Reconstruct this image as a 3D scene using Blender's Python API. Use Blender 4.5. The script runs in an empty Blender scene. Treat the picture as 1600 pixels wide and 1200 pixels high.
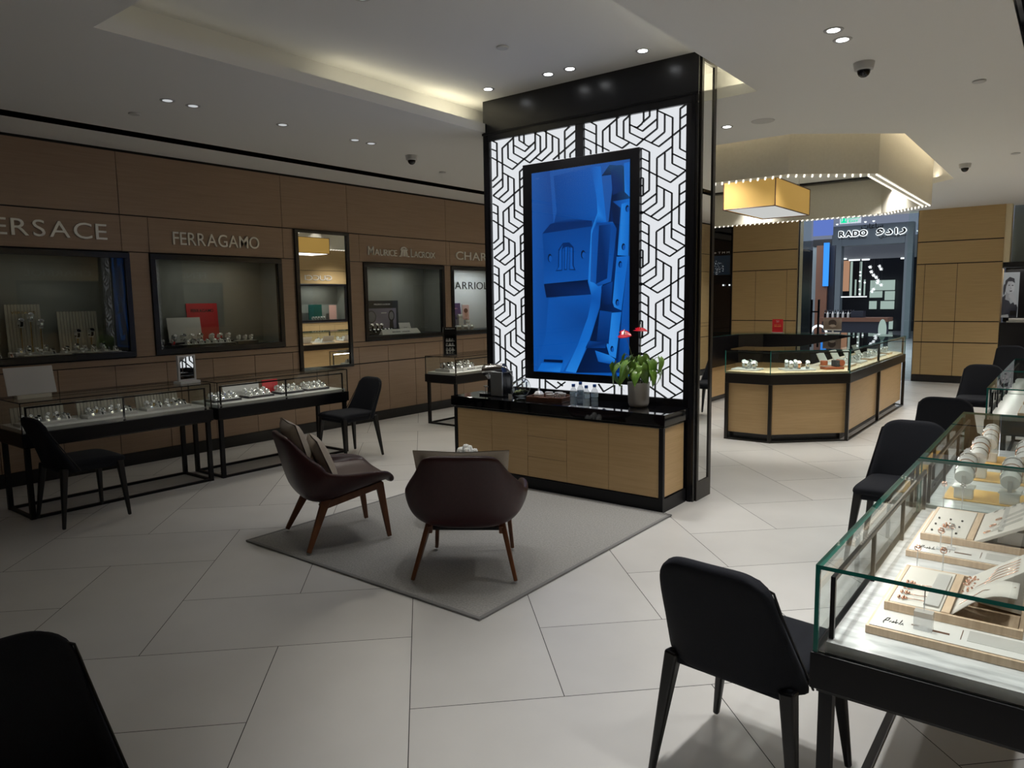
import bpy, bmesh, math, random
from math import sin, cos, pi, radians as rad, sqrt
from mathutils import Vector, Matrix
from mathutils.geometry import tessellate_polygon

random.seed(7)
sc = bpy.context.scene
C = sc.collection

# ------------------------------------------------------------------ camera
F_PX, PITCH, YAW, ROLL, CAM_H = 1128.86, -0.114432614, -0.663351226, -0.01476617, 1.6
fw = Vector((sin(YAW)*cos(PITCH), cos(YAW)*cos(PITCH), sin(PITCH)))
rt0 = Vector((cos(YAW), -sin(YAW), 0)); up0 = rt0.cross(fw)
rt = rt0*cos(ROLL)+up0*sin(ROLL); up = -rt0*sin(ROLL)+up0*cos(ROLL)
cam_d = bpy.data.cameras.new('camera'); cam = bpy.data.objects.new('camera', cam_d); C.objects.link(cam)
m3 = Matrix((rt, up, -fw)).transposed()
cam.matrix_world = Matrix.Translation((0, 0, CAM_H)) @ m3.to_4x4()
cam_d.sensor_width = 36; cam_d.lens = F_PX/1600*36; cam_d.clip_start = .02; cam_d.clip_end = 200
sc.camera = cam

def at(px, py, ax, v):
    """the place where the sight line of a pixel of the photograph meets a plane of the shop"""
    d = rt*((px-800)/F_PX)-up*((py-600)/F_PX)+fw
    c = Vector((0, 0, CAM_H)); t = (v-c[ax])/d[ax]
    return c+d*t

# ------------------------------------------------------------------ world, view
w = bpy.data.worlds.new('world'); sc.world = w; w.use_nodes = True
w.node_tree.nodes['Background'].inputs[0].default_value = (.5, .55, .65, 1)
w.node_tree.nodes['Background'].inputs[1].default_value = .02
sc.view_settings.view_transform = 'Standard'; sc.view_settings.look = 'None'
sc.view_settings.exposure = 0.0; sc.view_settings.gamma = 1.0
sc.view_settings.use_curve_mapping = False
cy = sc.cycles
cy.max_bounces = 10; cy.diffuse_bounces = 4; cy.glossy_bounces = 5; cy.transmission_bounces = 6
cy.transparent_max_bounces = 40; cy.sample_clamp_indirect = 3.0; cy.caustics_reflective = False; cy.caustics_refractive = False
cy.use_denoising = True

# ------------------------------------------------------------------ lights of the room, seen and added (positions of lamps; fixtures are built further down)
K_LEFT, K_MID, K_RIGHT = 1.5, 6.0, 30.0        # downlight strength by ceiling strip
DOWN = [  # x, y, z, power, where
    (-5.47, 2.86, 3.13, K_LEFT*.12, 'nearest of the row in the left ceiling strip'),
    (-5.47, 3.06, 3.13, K_LEFT*.15, 'second of the row in the left ceiling strip'),
    (-5.47, 3.86, 3.13, K_LEFT*1.0, 'alone in the middle of the left ceiling strip'),
    (-5.47, 4.65, 3.13, K_LEFT*2.2, 'fourth of the row in the left ceiling strip'),
    (-5.47, 4.85, 3.13, K_LEFT*2.2, 'last before the camera in the left ceiling strip'),
    (-4.105, 4.98, 3.41, K_MID*1.8, 'leftmost above the black partition'),
    (-3.475, 4.98, 3.41, K_MID*1.8, 'left one of the close pair above the partition'),
    (-3.266, 4.98, 3.41, K_MID*1.8, 'right one of the close pair above the partition'),
    (-2.629, 4.98, 3.41, K_MID*1.8, 'rightmost above the black partition'),
    (-1.21, 4.62, 3.13, K_RIGHT*.75, 'nearer of the bright pair on the right ceiling'),
    (-1.21, 4.82, 3.13, K_RIGHT*.75, 'farther of the bright pair on the right ceiling'),
    (-2.588, 6.51, 3.13, K_RIGHT*.35, 'on the ceiling just right of the black partition'),
    (-.80, 2.2, 3.13, K_RIGHT*.85, 'nearer of the added unseen pair above the front aisle'),  # unseen pair, added to brighten the floor of the front aisle
    (-.80, 2.4, 3.13, K_RIGHT*.85, 'farther of the added unseen pair above the front aisle'),
    (-3.475, 3.05, 3.41, K_MID*.5, 'left of the added unseen front row in the coffer'),  # unseen row, added to light the rug and the sideboard front
    (-3.266, 3.05, 3.41, K_MID*.7, 'middle of the added unseen front row in the coffer'),
    (-2.629, 3.05, 3.41, K_MID*1.15, 'rightmost of the added unseen front row in the coffer'),
    (.35, 1.6, 3.13, K_RIGHT*1.0, 'added out of view over the nearest glass counter'),  # from here on: lamps added out of view to brighten the right side
    (.6, 3.6, 3.13, K_RIGHT*.9, 'added out of view over the second glass counter'),
    (.6, 6.9, 3.13, K_RIGHT*.8, 'added out of view over the third glass counter'),
    (.6, 9.9, 3.13, K_RIGHT*1.5, 'added out of view over the fourth glass counter'),
    (.6, 12.9, 3.13, K_RIGHT*2.0, 'added out of view over the far end of the right counters'),
]
CREAMY = (1.0, .90, .62)
WARM, COOL, NEUT = (1.0, .84, .58), (.86, .93, 1.0), (1.0, .96, .90)

def area(name, loc, sx, sy, power, col=NEUT, rot=(0, 0, 0), parent=None, spread=pi):
    d = bpy.data.lights.new(name, 'AREA'); d.shape = 'RECTANGLE'; d.size = sx; d.size_y = sy
    d.energy = power; d.color = col; d.spread = spread
    o = bpy.data.objects.new(name, d); C.objects.link(o); o.location = loc; o.rotation_euler = rot
    if parent: o.parent = parent
    return o
# cove strips hidden on the ledge of the coffer (they shine up on the coffer ceiling)
CX0, CX1, CY0, CY1 = -4.365, -1.985, 1.89, 5.575
UPR = (pi, 0, 0)
area('cove_strip_light', ((CX0-.12), 2.75, 3.23), .05, 1.7, .10, CREAMY, UPR)
area('cove_strip_light', ((CX0-.12), 4.45, 3.23), .05, 1.7, .8, CREAMY, UPR)
area('cove_strip_light', ((CX1+.12), (CY0+CY1)/2, 3.23), .05, CY1-CY0, 3.5, CREAMY, UPR)
area('cove_strip_light', ((CX0+CX1)/2, CY0-.12, 3.23), CX1-CX0, .05, .3, CREAMY, UPR)
area('cove_strip_light', (-2.10, CY1+.12, 3.225), .28, .05, .9, CREAMY, UPR)
area('cove_strip_light', ((CX1+.12), 4.95, 3.225), .05, .8, .8, CREAMY, UPR)
area('cove_strip_light', ((CX0-.12), 4.98, 3.225), .05, .7, .5, CREAMY, UPR)

# wall washing strips inside the left ceiling slot, dimmer towards the front
for (ya, yb, p) in ((1.6, 3.0, .03), (3.2, 4.6, .25), (4.8, 6.2, 1.5), (6.4, 7.8, 1.9), (8.0, 9.6, 1.8), (10.0, 13.5, 5.0)):
    area('slot_wash_light', (-6.80, (ya+yb)/2, 3.165), .05, yb-ya, p*4.5, (1, .93, .80), (0, rad(-28), 0), spread=rad(110))

# ------------------------------------------------------------------ materials
def mat(name, col, rough=.5, metal=0., emit=None, es=0., bump=None, spec=.5, coat=0., trans=0., sheen=0.):
    m = bpy.data.materials.new(name); m.use_nodes = True; nt = m.node_tree; b = nt.nodes['Principled BSDF']
    b.inputs['Base Color'].default_value = (*col, 1); b.inputs['Roughness'].default_value = rough
    b.inputs['Metallic'].default_value = metal; b.inputs['Specular IOR Level'].default_value = spec
    b.inputs['Coat Weight'].default_value = coat; b.inputs['Transmission Weight'].default_value = trans
    b.inputs['Sheen Weight'].default_value = sheen
    if emit: b.inputs['Emission Color'].default_value = (*emit, 1); b.inputs['Emission Strength'].default_value = es
    if bump:
        t = nt.nodes.new('ShaderNodeTexNoise'); t.inputs['Scale'].default_value = bump[0]; t.inputs['Detail'].default_value = 4
        c = nt.nodes.new('ShaderNodeTexCoord'); nt.links.new(c.outputs['Object'], t.inputs['Vector'])
        bp = nt.nodes.new('ShaderNodeBump'); bp.inputs['Strength'].default_value = bump[1]; bp.inputs['Distance'].default_value = .01
        nt.links.new(t.outputs[0], bp.inputs['Height']); nt.links.new(bp.outputs[0], b.inputs['Normal'])
    return m

def noise_mat(name, c1, c2, scale, rough=.5, stretch=(1, 1, 1), bump=0., detail=6, spec=.5, ramp=(.3, .7), attr=None, rough2=None):
    m = mat(name, c1, rough, spec=spec); nt = m.node_tree; b = nt.nodes['Principled BSDF']
    tc = nt.nodes.new('ShaderNodeTexCoord'); mp = nt.nodes.new('ShaderNodeMapping'); mp.inputs['Scale'].default_value = stretch
    n = nt.nodes.new('ShaderNodeTexNoise'); n.inputs['Scale'].default_value = scale; n.inputs['Detail'].default_value = detail
    r = nt.nodes.new('ShaderNodeValToRGB'); r.color_ramp.elements[0].position = ramp[0]; r.color_ramp.elements[1].position = ramp[1]
    r.color_ramp.elements[0].color = (*c1, 1); r.color_ramp.elements[1].color = (*c2, 1)
    nt.links.new(tc.outputs['Object'], mp.inputs[0]); nt.links.new(mp.outputs[0], n.inputs['Vector'])
    nt.links.new(n.outputs[0], r.inputs[0])
    out = r.outputs[0]
    if attr:
        a = nt.nodes.new('ShaderNodeAttribute'); a.attribute_name = attr
        mx = nt.nodes.new('ShaderNodeMix'); mx.data_type = 'RGBA'; mx.blend_type = 'MULTIPLY'; mx.inputs[0].default_value = 1
        nt.links.new(out, mx.inputs[6]); nt.links.new(a.outputs['Color'], mx.inputs[7]); out = mx.outputs[2]
    nt.links.new(out, b.inputs['Base Color'])
    if bump:
        bp = nt.nodes.new('ShaderNodeBump'); bp.inputs['Strength'].default_value = bump; bp.inputs['Distance'].default_value = .005
        nt.links.new(n.outputs[0], bp.inputs['Height']); nt.links.new(bp.outputs[0], b.inputs['Normal'])
    return m

def glass_mat(name, tint=(.965, .985, .978), ior=1.5, rough=0.0):
    m = bpy.data.materials.new(name); m.use_nodes = True; nt = m.node_tree; nt.nodes.clear()
    o = nt.nodes.new('ShaderNodeOutputMaterial'); mx = nt.nodes.new('ShaderNodeMixShader')
    fr = nt.nodes.new('ShaderNodeFresnel'); fr.inputs[0].default_value = ior
    t = nt.nodes.new('ShaderNodeBsdfTransparent'); t.inputs[0].default_value = (*tint, 1)
    g = nt.nodes.new('ShaderNodeBsdfGlossy'); g.inputs['Roughness'].default_value = rough
    ge = nt.nodes.new('ShaderNodeNewGeometry'); su = nt.nodes.new('ShaderNodeMath'); su.operation = 'SUBTRACT'; su.inputs[0].default_value = 1
    mu = nt.nodes.new('ShaderNodeMath'); mu.operation = 'MULTIPLY'        # a pane mirrors on the side it is met from only
    nt.links.new(ge.outputs['Backfacing'], su.inputs[1]); nt.links.new(su.outputs[0], mu.inputs[0]); nt.links.new(fr.outputs[0], mu.inputs[1])
    nt.links.new(mu.outputs[0], mx.inputs[0]); nt.links.new(t.outputs[0], mx.inputs[1]); nt.links.new(g.outputs[0], mx.inputs[2])
    nt.links.new(mx.outputs[0], o.inputs[0]); return m

def emit_mat(name, col, s=1.):
    m = bpy.data.materials.new(name); m.use_nodes = True; nt = m.node_tree; nt.nodes.clear()
    o = nt.nodes.new('ShaderNodeOutputMaterial'); e = nt.nodes.new('ShaderNodeEmission')
    e.inputs[0].default_value = (*col, 1); e.inputs[1].default_value = s; nt.links.new(e.outputs[0], o.inputs[0]); return m

def picture_mat(name, strength=None):
    """printed or lit picture: colours come from the picture's own corner colours"""
    m = bpy.data.materials.new(name); m.use_nodes = True; nt = m.node_tree; b = nt.nodes['Principled BSDF']
    a = nt.nodes.new('ShaderNodeAttribute'); a.attribute_name = 'picture'
    if strength:
        b.inputs['Base Color'].default_value = (.01, .01, .01, 1); b.inputs['Roughness'].default_value = .12
        nt.links.new(a.outputs['Color'], b.inputs['Emission Color']); b.inputs['Emission Strength'].default_value = strength
    else:
        nt.links.new(a.outputs['Color'], b.inputs['Base Color']); b.inputs['Roughness'].default_value = .45
    return m

M = {}
M['oak'] = noise_mat('light_oak_veneer', (.50, .335, .155), (.57, .39, .195), 3.0, .42, (1, 1, 26), detail=8)
M['oak_top'] = noise_mat('oak_deck', (.62, .46, .28), (.70, .54, .34), 3.0, .4, (1, 26, 1))
M['oak_wall'] = noise_mat('oak_wall_veneer', (.48, .335, .155), (.55, .395, .19), 2.5, .38, (1, 1, 30), detail=8)
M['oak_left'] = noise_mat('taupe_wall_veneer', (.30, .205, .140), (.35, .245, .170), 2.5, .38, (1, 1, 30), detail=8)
M['black'] = mat('black_powder_coat', (.007, .007, .009), .38, spec=.25)
M['bronze'] = mat('dark_bronze_metal', (.020, .017, .014), .30, .3)
M['blackgloss'] = mat('black_gloss_glass', (.004, .004, .005), .04, coat=.5)
M['blacksoft'] = mat('black_painted_panel', (.006, .006, .008), .26)
M['gap'] = mat('shadow_gap', (.008, .006, .005), .8)
M['white'] = mat('ceiling_plaster', (.86, .86, .85), .8)
M['cream'] = mat('cream_plaster', (.80, .70, .47), .75)
M['ring'] = noise_mat('champagne_wallpaper', (.74, .71, .61), (.78, .75, .65), 40, .6)
M['tile'] = noise_mat('porcelain_tile', (.60, .595, .58), (.68, .675, .66), 1.6, .34, (1, 1, 1), detail=8, attr='tile')
M['grout'] = mat('tile_grout', (.05, .05, .05), .9)
M['mallfloor'] = noise_mat('mall_floor', (.5, .5, .5), (.6, .6, .6), 2, .2)
M['rug'] = noise_mat('looped_wool_rug', (.27, .27, .26), (.38, .375, .36), 90, .95, bump=.5, spec=.1)
M['rugedge'] = mat('rug_binding', (.20, .20, .20), .8)
M['leather'] = noise_mat('burgundy_leather', (.030, .0085, .0105), (.040, .0115, .014), 60, .36, bump=.05, spec=.4)
M['walnut'] = noise_mat('walnut_wood', (.105, .034, .013), (.17, .060, .022), 6, .35, (6, 6, 1))
M['fabric'] = noise_mat('charcoal_fabric', (.007, .008, .012), (.012, .014, .020), 400, .8, spec=.25, bump=.15)
M['piping'] = mat('black_piping', (.004, .004, .005), .4)
M['linen'] = noise_mat('beige_linen', (.42, .37, .31), (.50, .45, .38), 260, .9, bump=.3)
M['glass'] = glass_mat('clear_glass')
M['glassgreen'] = glass_mat('low_iron_glass_green', (.91, .965, .95))
M['glassdark'] = glass_mat('shop_window_glass', (.90, .92, .90), 1.6)
M['glassedge'] = mat('green_glass_edge', (.012, .15, .125), .12)
M['bottle'] = mat('clear_plastic', (.62, .74, .82), .06)
M['bottle'].node_tree.nodes['Principled BSDF'].inputs['Alpha'].default_value = .30
M['bowl'] = mat('blown_glass', (.95, .98, .97), .02, trans=1.)
M['water'] = mat('water', (.35, .50, .62), .05)
M['water'].node_tree.nodes['Principled BSDF'].inputs['Alpha'].default_value = .25
M['mirror'] = mat('mirror', (.86, .87, .86), .01, 1.)
M['steel'] = mat('brushed_steel', (.55, .56, .57), .25, 1.)
M['letter'] = mat('brushed_champagne_letters', (.80, .79, .74), .35, .35)
M['silver'] = mat('polished_silver', (.80, .80, .80), .12, 1.)
M['rosegold'] = mat('rose_gold', (.86, .50, .36), .15, 1.)
M['gold'] = mat('yellow_gold', (.85, .60, .22), .18, 1.)
M['cuff'] = mat('white_leatherette', (.78, .78, .76), .45)
M['cuffgrey'] = mat('grey_leatherette', (.45, .44, .42), .5)
M['traywhite'] = mat('white_lacquer', (.66, .65, .63), .3)
M['marble'] = noise_mat('pale_marble', (.42, .43, .44), (.62, .63, .64), 7, .25, (1, 4, 1), detail=10, ramp=(.35, .6))
M['ash'] = noise_mat('pale_ash_wood', (.50, .36, .24), (.64, .49, .35), 6, .5, (18, 2, 2))
M['suede'] = mat('ivory_suede', (.60, .57, .52), .85)
M['ochre'] = mat('ochre_paper', (.72, .42, .10), .6)
M['darkcloth'] = mat('dark_cloth', (.03, .03, .035), .8)
M['greyback'] = noise_mat('grey_felt_back', (.22, .23, .21), (.25, .26, .24), 4, .8)
M['red'] = mat('red_card', (.62, .02, .03), .4)
M['text_dark'] = mat('dark_ink', (.01, .01, .01), .5)
M['text_grey'] = mat('grey_ink', (.12, .12, .12), .5)
M['text_white'] = mat('white_ink', (.8, .8, .8), .5)
M['tan'] = mat('tan_leather', (.30, .075, .028), .45)
M['pot'] = mat('grey_ceramic', (.50, .48, .46), .45)
M['soil'] = mat('potting_soil', (.02, .012, .008), .9)
M['leaf'] = noise_mat('anthurium_leaf', (.10, .24, .03), (.30, .48, .09), 18, .32)
M['stem'] = mat('plant_stem', (.16, .20, .05), .5)
M['redflower'] = mat('red_spathe', (.70, .01, .02), .25)
M['petal'] = mat('white_petal', (.82, .83, .80), .6)
M['pods'] = noise_mat('green_pods', (.16, .19, .05), (.42, .45, .20), 60, .4)
M['porcelain'] = mat('white_porcelain', (.80, .80, .80), .2)
M['trayleather'] = mat('brown_leather_tray', (.13, .055, .03), .45)
M['bluecap'] = mat('blue_cap', (.02, .10, .45), .3)
M['labelblue'] = mat('pale_blue_label', (.45, .60, .75), .4)
M['chrome'] = mat('chrome', (.70, .70, .72), .08, 1.)
M['machine'] = mat('silver_machine_panel', (.42, .45, .48), .32, .8)
M['camwhite'] = mat('camera_housing', (.55, .55, .55), .5)
M['domeglass'] = mat('black_dome', (.006, .006, .008), .05)
M['lens'] = emit_mat('lamp_glow', (.95, .98, 1.0), 9.)
M['lensdim'] = emit_mat('lamp_glow_dim', (.95, .98, 1.0), .55)
M['bead'] = emit_mat('bead_light', (1., .93, .78), 1.5)
M['lightbox'] = emit_mat('lit_opal_panel', (.93, .96, 1.0), .82)
M['shade'] = mat('golden_fabric_shade', (.55, .36, .11), .7, emit=(.60, .36, .09), es=.42)
M['diffuser'] = emit_mat('lamp_diffuser', (.92, .93, .90), .62)
M['facade'] = mat('grey_blue_cladding', (.20, .235, .25), .4)
M['mallwall'] = mat('mall_plaster', (.42, .42, .42), .7)
M['mallblue'] = emit_mat('blue_lit_ceiling', (.16, .26, .75), .75)
M['mallsoft'] = emit_mat('pale_lit_ceiling', (.34, .40, .55), .50)
M['bluebar'] = emit_mat('blue_light_bar', (.05, .32, 1.0), 1.1)
M['glowwhite'] = emit_mat('white_glow', (.9, .97, 1.0), 1.3)
M['shelfglow'] = emit_mat('green_white_shelf_glow', (.42, .55, .50), .8)
M['peach'] = emit_mat('peach_lit_panel', (.75, .42, .26), .55)
M['exit'] = emit_mat('green_exit_glow', (.0, .95, .45), .9)
M['nightblue'] = mat('night_blue_wall', (.008, .010, .018), .4)
M['pic'] = picture_mat('printed_picture')
M['piclit'] = picture_mat('lit_picture', 1.0)
M['picdim'] = picture_mat('softly_lit_picture', .35)
M['smoke'] = mat('white_plastic', (.60, .60, .60), .5)
M['brownwatch'] = mat('brown_strap', (.10, .04, .02), .5)
M['dialwhite'] = mat('white_dial', (.7, .7, .7), .3)
M['dialdark'] = mat('dark_dial', (.012, .014, .02), .2)
M['ribbed'] = mat('ivory_ribbed_board', (.50, .47, .39), .6)
M['acrylic'] = mat('clear_acrylic', (.75, .77, .78), .08)
M['acrylic'].node_tree.nodes['Principled BSDF'].inputs['Alpha'].default_value = .38
M['purple'] = mat('purple_card', (.07, .03, .12), .5)
M['green_card'] = mat('dark_green_card', (.0, .07, .06), .5)
M['pink_card'] = mat('pink_card', (.7, .4, .36), .5)

# ------------------------------------------------------------------ mesh helpers
class MB:
    def __init__(s): s.v = []; s.f = []; s.m = []; s.M = Matrix.Identity(4); s.mi = 0
    def add(s, vs, fs):
        b = len(s.v); s.v += [tuple(s.M @ Vector(p)) for p in vs]
        for f in fs: s.f.append(tuple(b+i for i in f)); s.m.append(s.mi)
        return s
    def box(s, x0, y0, z0, x1, y1, z1):
        x0, x1 = min(x0, x1), max(x0, x1); y0, y1 = min(y0, y1), max(y0, y1); z0, z1 = min(z0, z1), max(z0, z1)
        return s.add([(x0, y0, z0), (x1, y0, z0), (x1, y1, z0), (x0, y1, z0), (x0, y0, z1), (x1, y0, z1), (x1, y1, z1), (x0, y1, z1)],
                     [(0, 3, 2, 1), (4, 5, 6, 7), (0, 1, 5, 4), (1, 2, 6, 5), (2, 3, 7, 6), (3, 0, 4, 7)])
    def cb(s, cx, cy_, cz, sx, sy, sz): return s.box(cx-sx/2, cy_-sy/2, cz-sz/2, cx+sx/2, cy_+sy/2, cz+sz/2)
    def beam(s, p0, p1, a0, b0, a1=None, b1=None, side=(1, 0, 0)):
        """tapered rectangular bar from p0 to p1, section a x b"""
        a1 = a0 if a1 is None else a1; b1 = b0 if b1 is None else b1
        p0 = Vector(p0); p1 = Vector(p1); d = (p1-p0).normalized(); sd = Vector(side); e1 = (sd-d*sd.dot(d)).normalized(); e2 = d.cross(e1)
        vs = []
        for p, a, b in ((p0, a0, b0), (p1, a1, b1)):
            for i, j in ((-1, -1), (1, -1), (1, 1), (-1, 1)): vs.append(p+e1*i*a/2+e2*j*b/2)
        return s.add(vs, [(0, 3, 2, 1), (4, 5, 6, 7), (0, 1, 5, 4), (1, 2, 6, 5), (2, 3, 7, 6), (3, 0, 4, 7)])
    def cyl(s, p0, p1, r0, r1=None, n=12, caps=True):
        r1 = r0 if r1 is None else r1; p0 = Vector(p0); p1 = Vector(p1); d = (p1-p0).normalized()
        h = Vector((0, 0, 1)) if abs(d.z) < .9 else Vector((1, 0, 0)); e1 = d.cross(h).normalized(); e2 = d.cross(e1)
        vs = []
        for p, r in ((p0, r0), (p1, r1)):
            for k in range(n): a = 2*pi*k/n; vs.append(p+e1*cos(a)*r+e2*sin(a)*r)
        fs = [(k, (k+1) % n, n+(k+1) % n, n+k) for k in range(n)]
        if caps: fs += [tuple(reversed(range(n))), tuple(range(n, 2*n))]
        return s.add(vs, fs)
    def tube(s, pts, r, n=8):
        pts = [Vector(p) for p in pts]; rs = r if isinstance(r, (list, tuple)) else [r]*len(pts)
        vs = []; pe = None
        for i, p in enumerate(pts):
            d = (pts[min(i+1, len(pts)-1)]-pts[max(i-1, 0)]).normalized()
            if pe is None: h = Vector((0, 0, 1)) if abs(d.z) < .9 else Vector((1, 0, 0)); e1 = d.cross(h).normalized()
            else: e1 = (pe-d*pe.dot(d)).normalized()
            pe = e1; e2 = d.cross(e1)
            for k in range(n): a = 2*pi*k/n; vs.append(p+(e1*cos(a)+e2*sin(a))*rs[i])
        L = len(pts); fs = [(i*n+k, i*n+(k+1) % n, (i+1)*n+(k+1) % n, (i+1)*n+k) for i in range(L-1) for k in range(n)]
        fs += [tuple(reversed(range(n))), tuple(range((L-1)*n, L*n))]
        return s.add(vs, fs)
    def lathe(s, prof, c=(0, 0, 0), n=24, a0=0, a1=2*pi):
        full = abs(a1-a0-2*pi) < 1e-6; m = n if full else n+1; vs = []
        for r, z in prof:
            for k in range(m): a = a0+(a1-a0)*k/n; vs.append((c[0]+r*cos(a), c[1]+r*sin(a), c[2]+z))
        fs = []
        for i in range(len(prof)-1):
            for k in range(n if full else n): k2 = (k+1) % m; fs.append((i*m+k, i*m+k2, (i+1)*m+k2, (i+1)*m+k))
        return s.add(vs, fs)
    def ball(s, c, rx, ry=None, rz=None, n=12, m=8):
        ry = rx if ry is None else ry; rz = rx if rz is None else rz; vs = [(c[0], c[1], c[2]-rz)]
        for i in range(1, m):
            t = -pi/2+pi*i/m
            for k in range(n): a = 2*pi*k/n; vs.append((c[0]+rx*cos(t)*cos(a), c[1]+ry*cos(t)*sin(a), c[2]+rz*sin(t)))
        vs.append((c[0], c[1], c[2]+rz)); L = len(vs)-1; fs = [(0, 1+(k+1) % n, 1+k) for k in range(n)]
        for i in range(m-2):
            for k in range(n): b = 1+i*n; fs.append((b+k, b+(k+1) % n, b+n+(k+1) % n, b+n+k))
        b = 1+(m-2)*n; fs += [(b+k, b+(k+1) % n, L) for k in range(n)]
        return s.add(vs, fs)
    def grid(s, fn, nu, nv, closed=False):
        vs = [fn(u/nu, v/nv) for v in range(nv+1) for u in range(nu+1)]
        return s.add(vs, [(v*(nu+1)+u, v*(nu+1)+u+1, (v+1)*(nu+1)+u+1, (v+1)*(nu+1)+u) for v in range(nv) for u in range(nu)])
    def prism(s, poly, z0, z1, holes=()):
        """flat plate with holes"""
        loops = [[Vector((p[0], p[1], 0)) for p in poly]]+[[Vector((p[0], p[1], 0)) for p in h] for h in holes]
        tri = tessellate_polygon(loops); pts = [p for l in loops for p in l]; n = len(pts)
        vs = [(p.x, p.y, z0) for p in pts]+[(p.x, p.y, z1) for p in pts]
        fs = [tuple(t) for t in tri]+[tuple(i+n for i in reversed(t)) for t in tri]; b = 0
        for l in loops:
            L = len(l); fs += [(b+k, b+(k+1) % L, n+b+(k+1) % L, n+b+k) for k in range(L)]; b += L
        return s.add(vs, fs)
    def build(s, name, mats, parent=None, loc=None, bevel=0, smooth=False, subsurf=0, solid=0, rz=None, segs=2):
        me = bpy.data.meshes.new(name); me.from_pydata(s.v, [], s.f)
        if not isinstance(mats, (list, tuple)): mats = [mats]
        for m in mats: me.materials.append(M[m] if isinstance(m, str) else m)
        for p, i in zip(me.polygons, s.m): p.material_index = i
        bm = bmesh.new(); bm.from_mesh(me); bmesh.ops.recalc_face_normals(bm, faces=bm.faces); bm.to_mesh(me); bm.free()
        if smooth or subsurf:
            for p in me.polygons: p.use_smooth = True
            if smooth == 'auto': me.set_sharp_from_angle(angle=rad(38))
        o = bpy.data.objects.new(name, me); C.objects.link(o)
        if parent: o.parent = parent
        if loc: o.location = loc
        if rz is not None: o.rotation_euler.z = rz
        if solid: md = o.modifiers.new('s', 'SOLIDIFY'); md.thickness = solid; md.offset = 0
        if subsurf: md = o.modifiers.new('u', 'SUBSURF'); md.levels = subsurf; md.render_levels = subsurf
        if bevel: md = o.modifiers.new('b', 'BEVEL'); md.width = bevel; md.segments = segs; md.limit_method = 'ANGLE'
        return o

def thing(name, label, cat, loc=(0, 0, 0), rz=0, group=None):
    o = bpy.data.objects.new(name, None); C.objects.link(o); o.location = loc; o.rotation_euler.z = rz
    o.empty_display_size = .1; return tag(o, label, cat, group)
def tag(o, label, cat, group=None):
    o['label'] = label; o['category'] = cat
    if group: o['group'] = group
    return o
def struct(o): o['kind'] = 'structure'; return o
def dup(root, loc, rz, label, group=None):
    r = root.copy(); C.objects.link(r); r.location = loc; r.rotation_euler = (0, 0, rz); r['label'] = label
    if group: r['group'] = group
    for ch in list(root.children):
        c = ch.copy(); C.objects.link(c); c.parent = r
        for g in list(ch.children):
            d = g.copy(); C.objects.link(d); d.parent = c
    return r
def frame(o, ex, ey):
    ex = Vector(ex).normalized(); ey = Vector(ey).normalized(); ez = ex.cross(ey)
    return Matrix.Translation(o) @ Matrix((ex, ey, ez)).transposed().to_4x4()
LEFTW = ((0, 1, 0), (0, 0, 1)); RIGHTW = ((0, -1, 0), (0, 0, 1)); FRONTW = ((1, 0, 0), (0, 0, 1))
_tc = {}
def text_mesh(s, bold=0., shear=0.):
    k = (s, bold, shear)
    if k not in _tc:
        cu = bpy.data.curves.new('writing', 'FONT'); cu.body = s; cu.offset = bold; cu.shear = shear; cu.resolution_u = 4
        ob = bpy.data.objects.new('tmp', cu); C.objects.link(ob)
        dg = bpy.context.evaluated_depsgraph_get(); me = bpy.data.meshes.new_from_object(ob.evaluated_get(dg))
        _tc[k] = ([tuple(v.co) for v in me.vertices], [tuple(p.vertices) for p in me.polygons])
        bpy.data.objects.remove(ob); bpy.data.curves.remove(cu); bpy.data.meshes.remove(me)
    return _tc[k]
def writing(mb, s, o, axes, width=None, height=None, depth=.002, bold=0., spacing=0., center=False, shear=0.):
    """lettering added to a mesh: starts at o, runs along axes[0], stands along axes[1]"""
    if spacing:
        vs = []; fs = []; x = 0
        for ch in s:
            v, f = text_mesh(ch, bold, shear) if ch != ' ' else ([], [])
            if v:
                x0 = min(p[0] for p in v); x1 = max(p[0] for p in v); b = len(vs)
                vs += [(p[0]-x0+x, p[1], 0) for p in v]; fs += [tuple(i+b for i in q) for q in f]; x += x1-x0+spacing
            else: x += .3
    else:
        vs, fs = text_mesh(s, bold, shear)
    if not vs: return
    x0 = min(p[0] for p in vs); x1 = max(p[0] for p in vs); y0 = min(p[1] for p in vs); y1 = max(p[1] for p in vs)
    sy = height/(y1-y0) if height else width/(x1-x0); sx = width/(x1-x0) if width else sy
    T = frame(o, *axes); n = len(vs); off = -(x1-x0)*sx/2 if center else 0
    P = [((p[0]-x0)*sx+off, (p[1]-y0)*sy) for p in vs]
    V = [T @ Vector((a, b, 0)) for a, b in P]+[T @ Vector((a, b, depth)) for a, b in P]
    ec = {}
    for f in fs:
        for a, b in zip(f, f[1:]+f[:1]): ec[(a, b)] = 1
    side = [(a, b, b+n, a+n) for (a, b) in ec if (b, a) not in ec]
    mb.add(V, [tuple(reversed(f)) for f in fs]+[tuple(i+n for i in f) for f in fs]+side)
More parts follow.
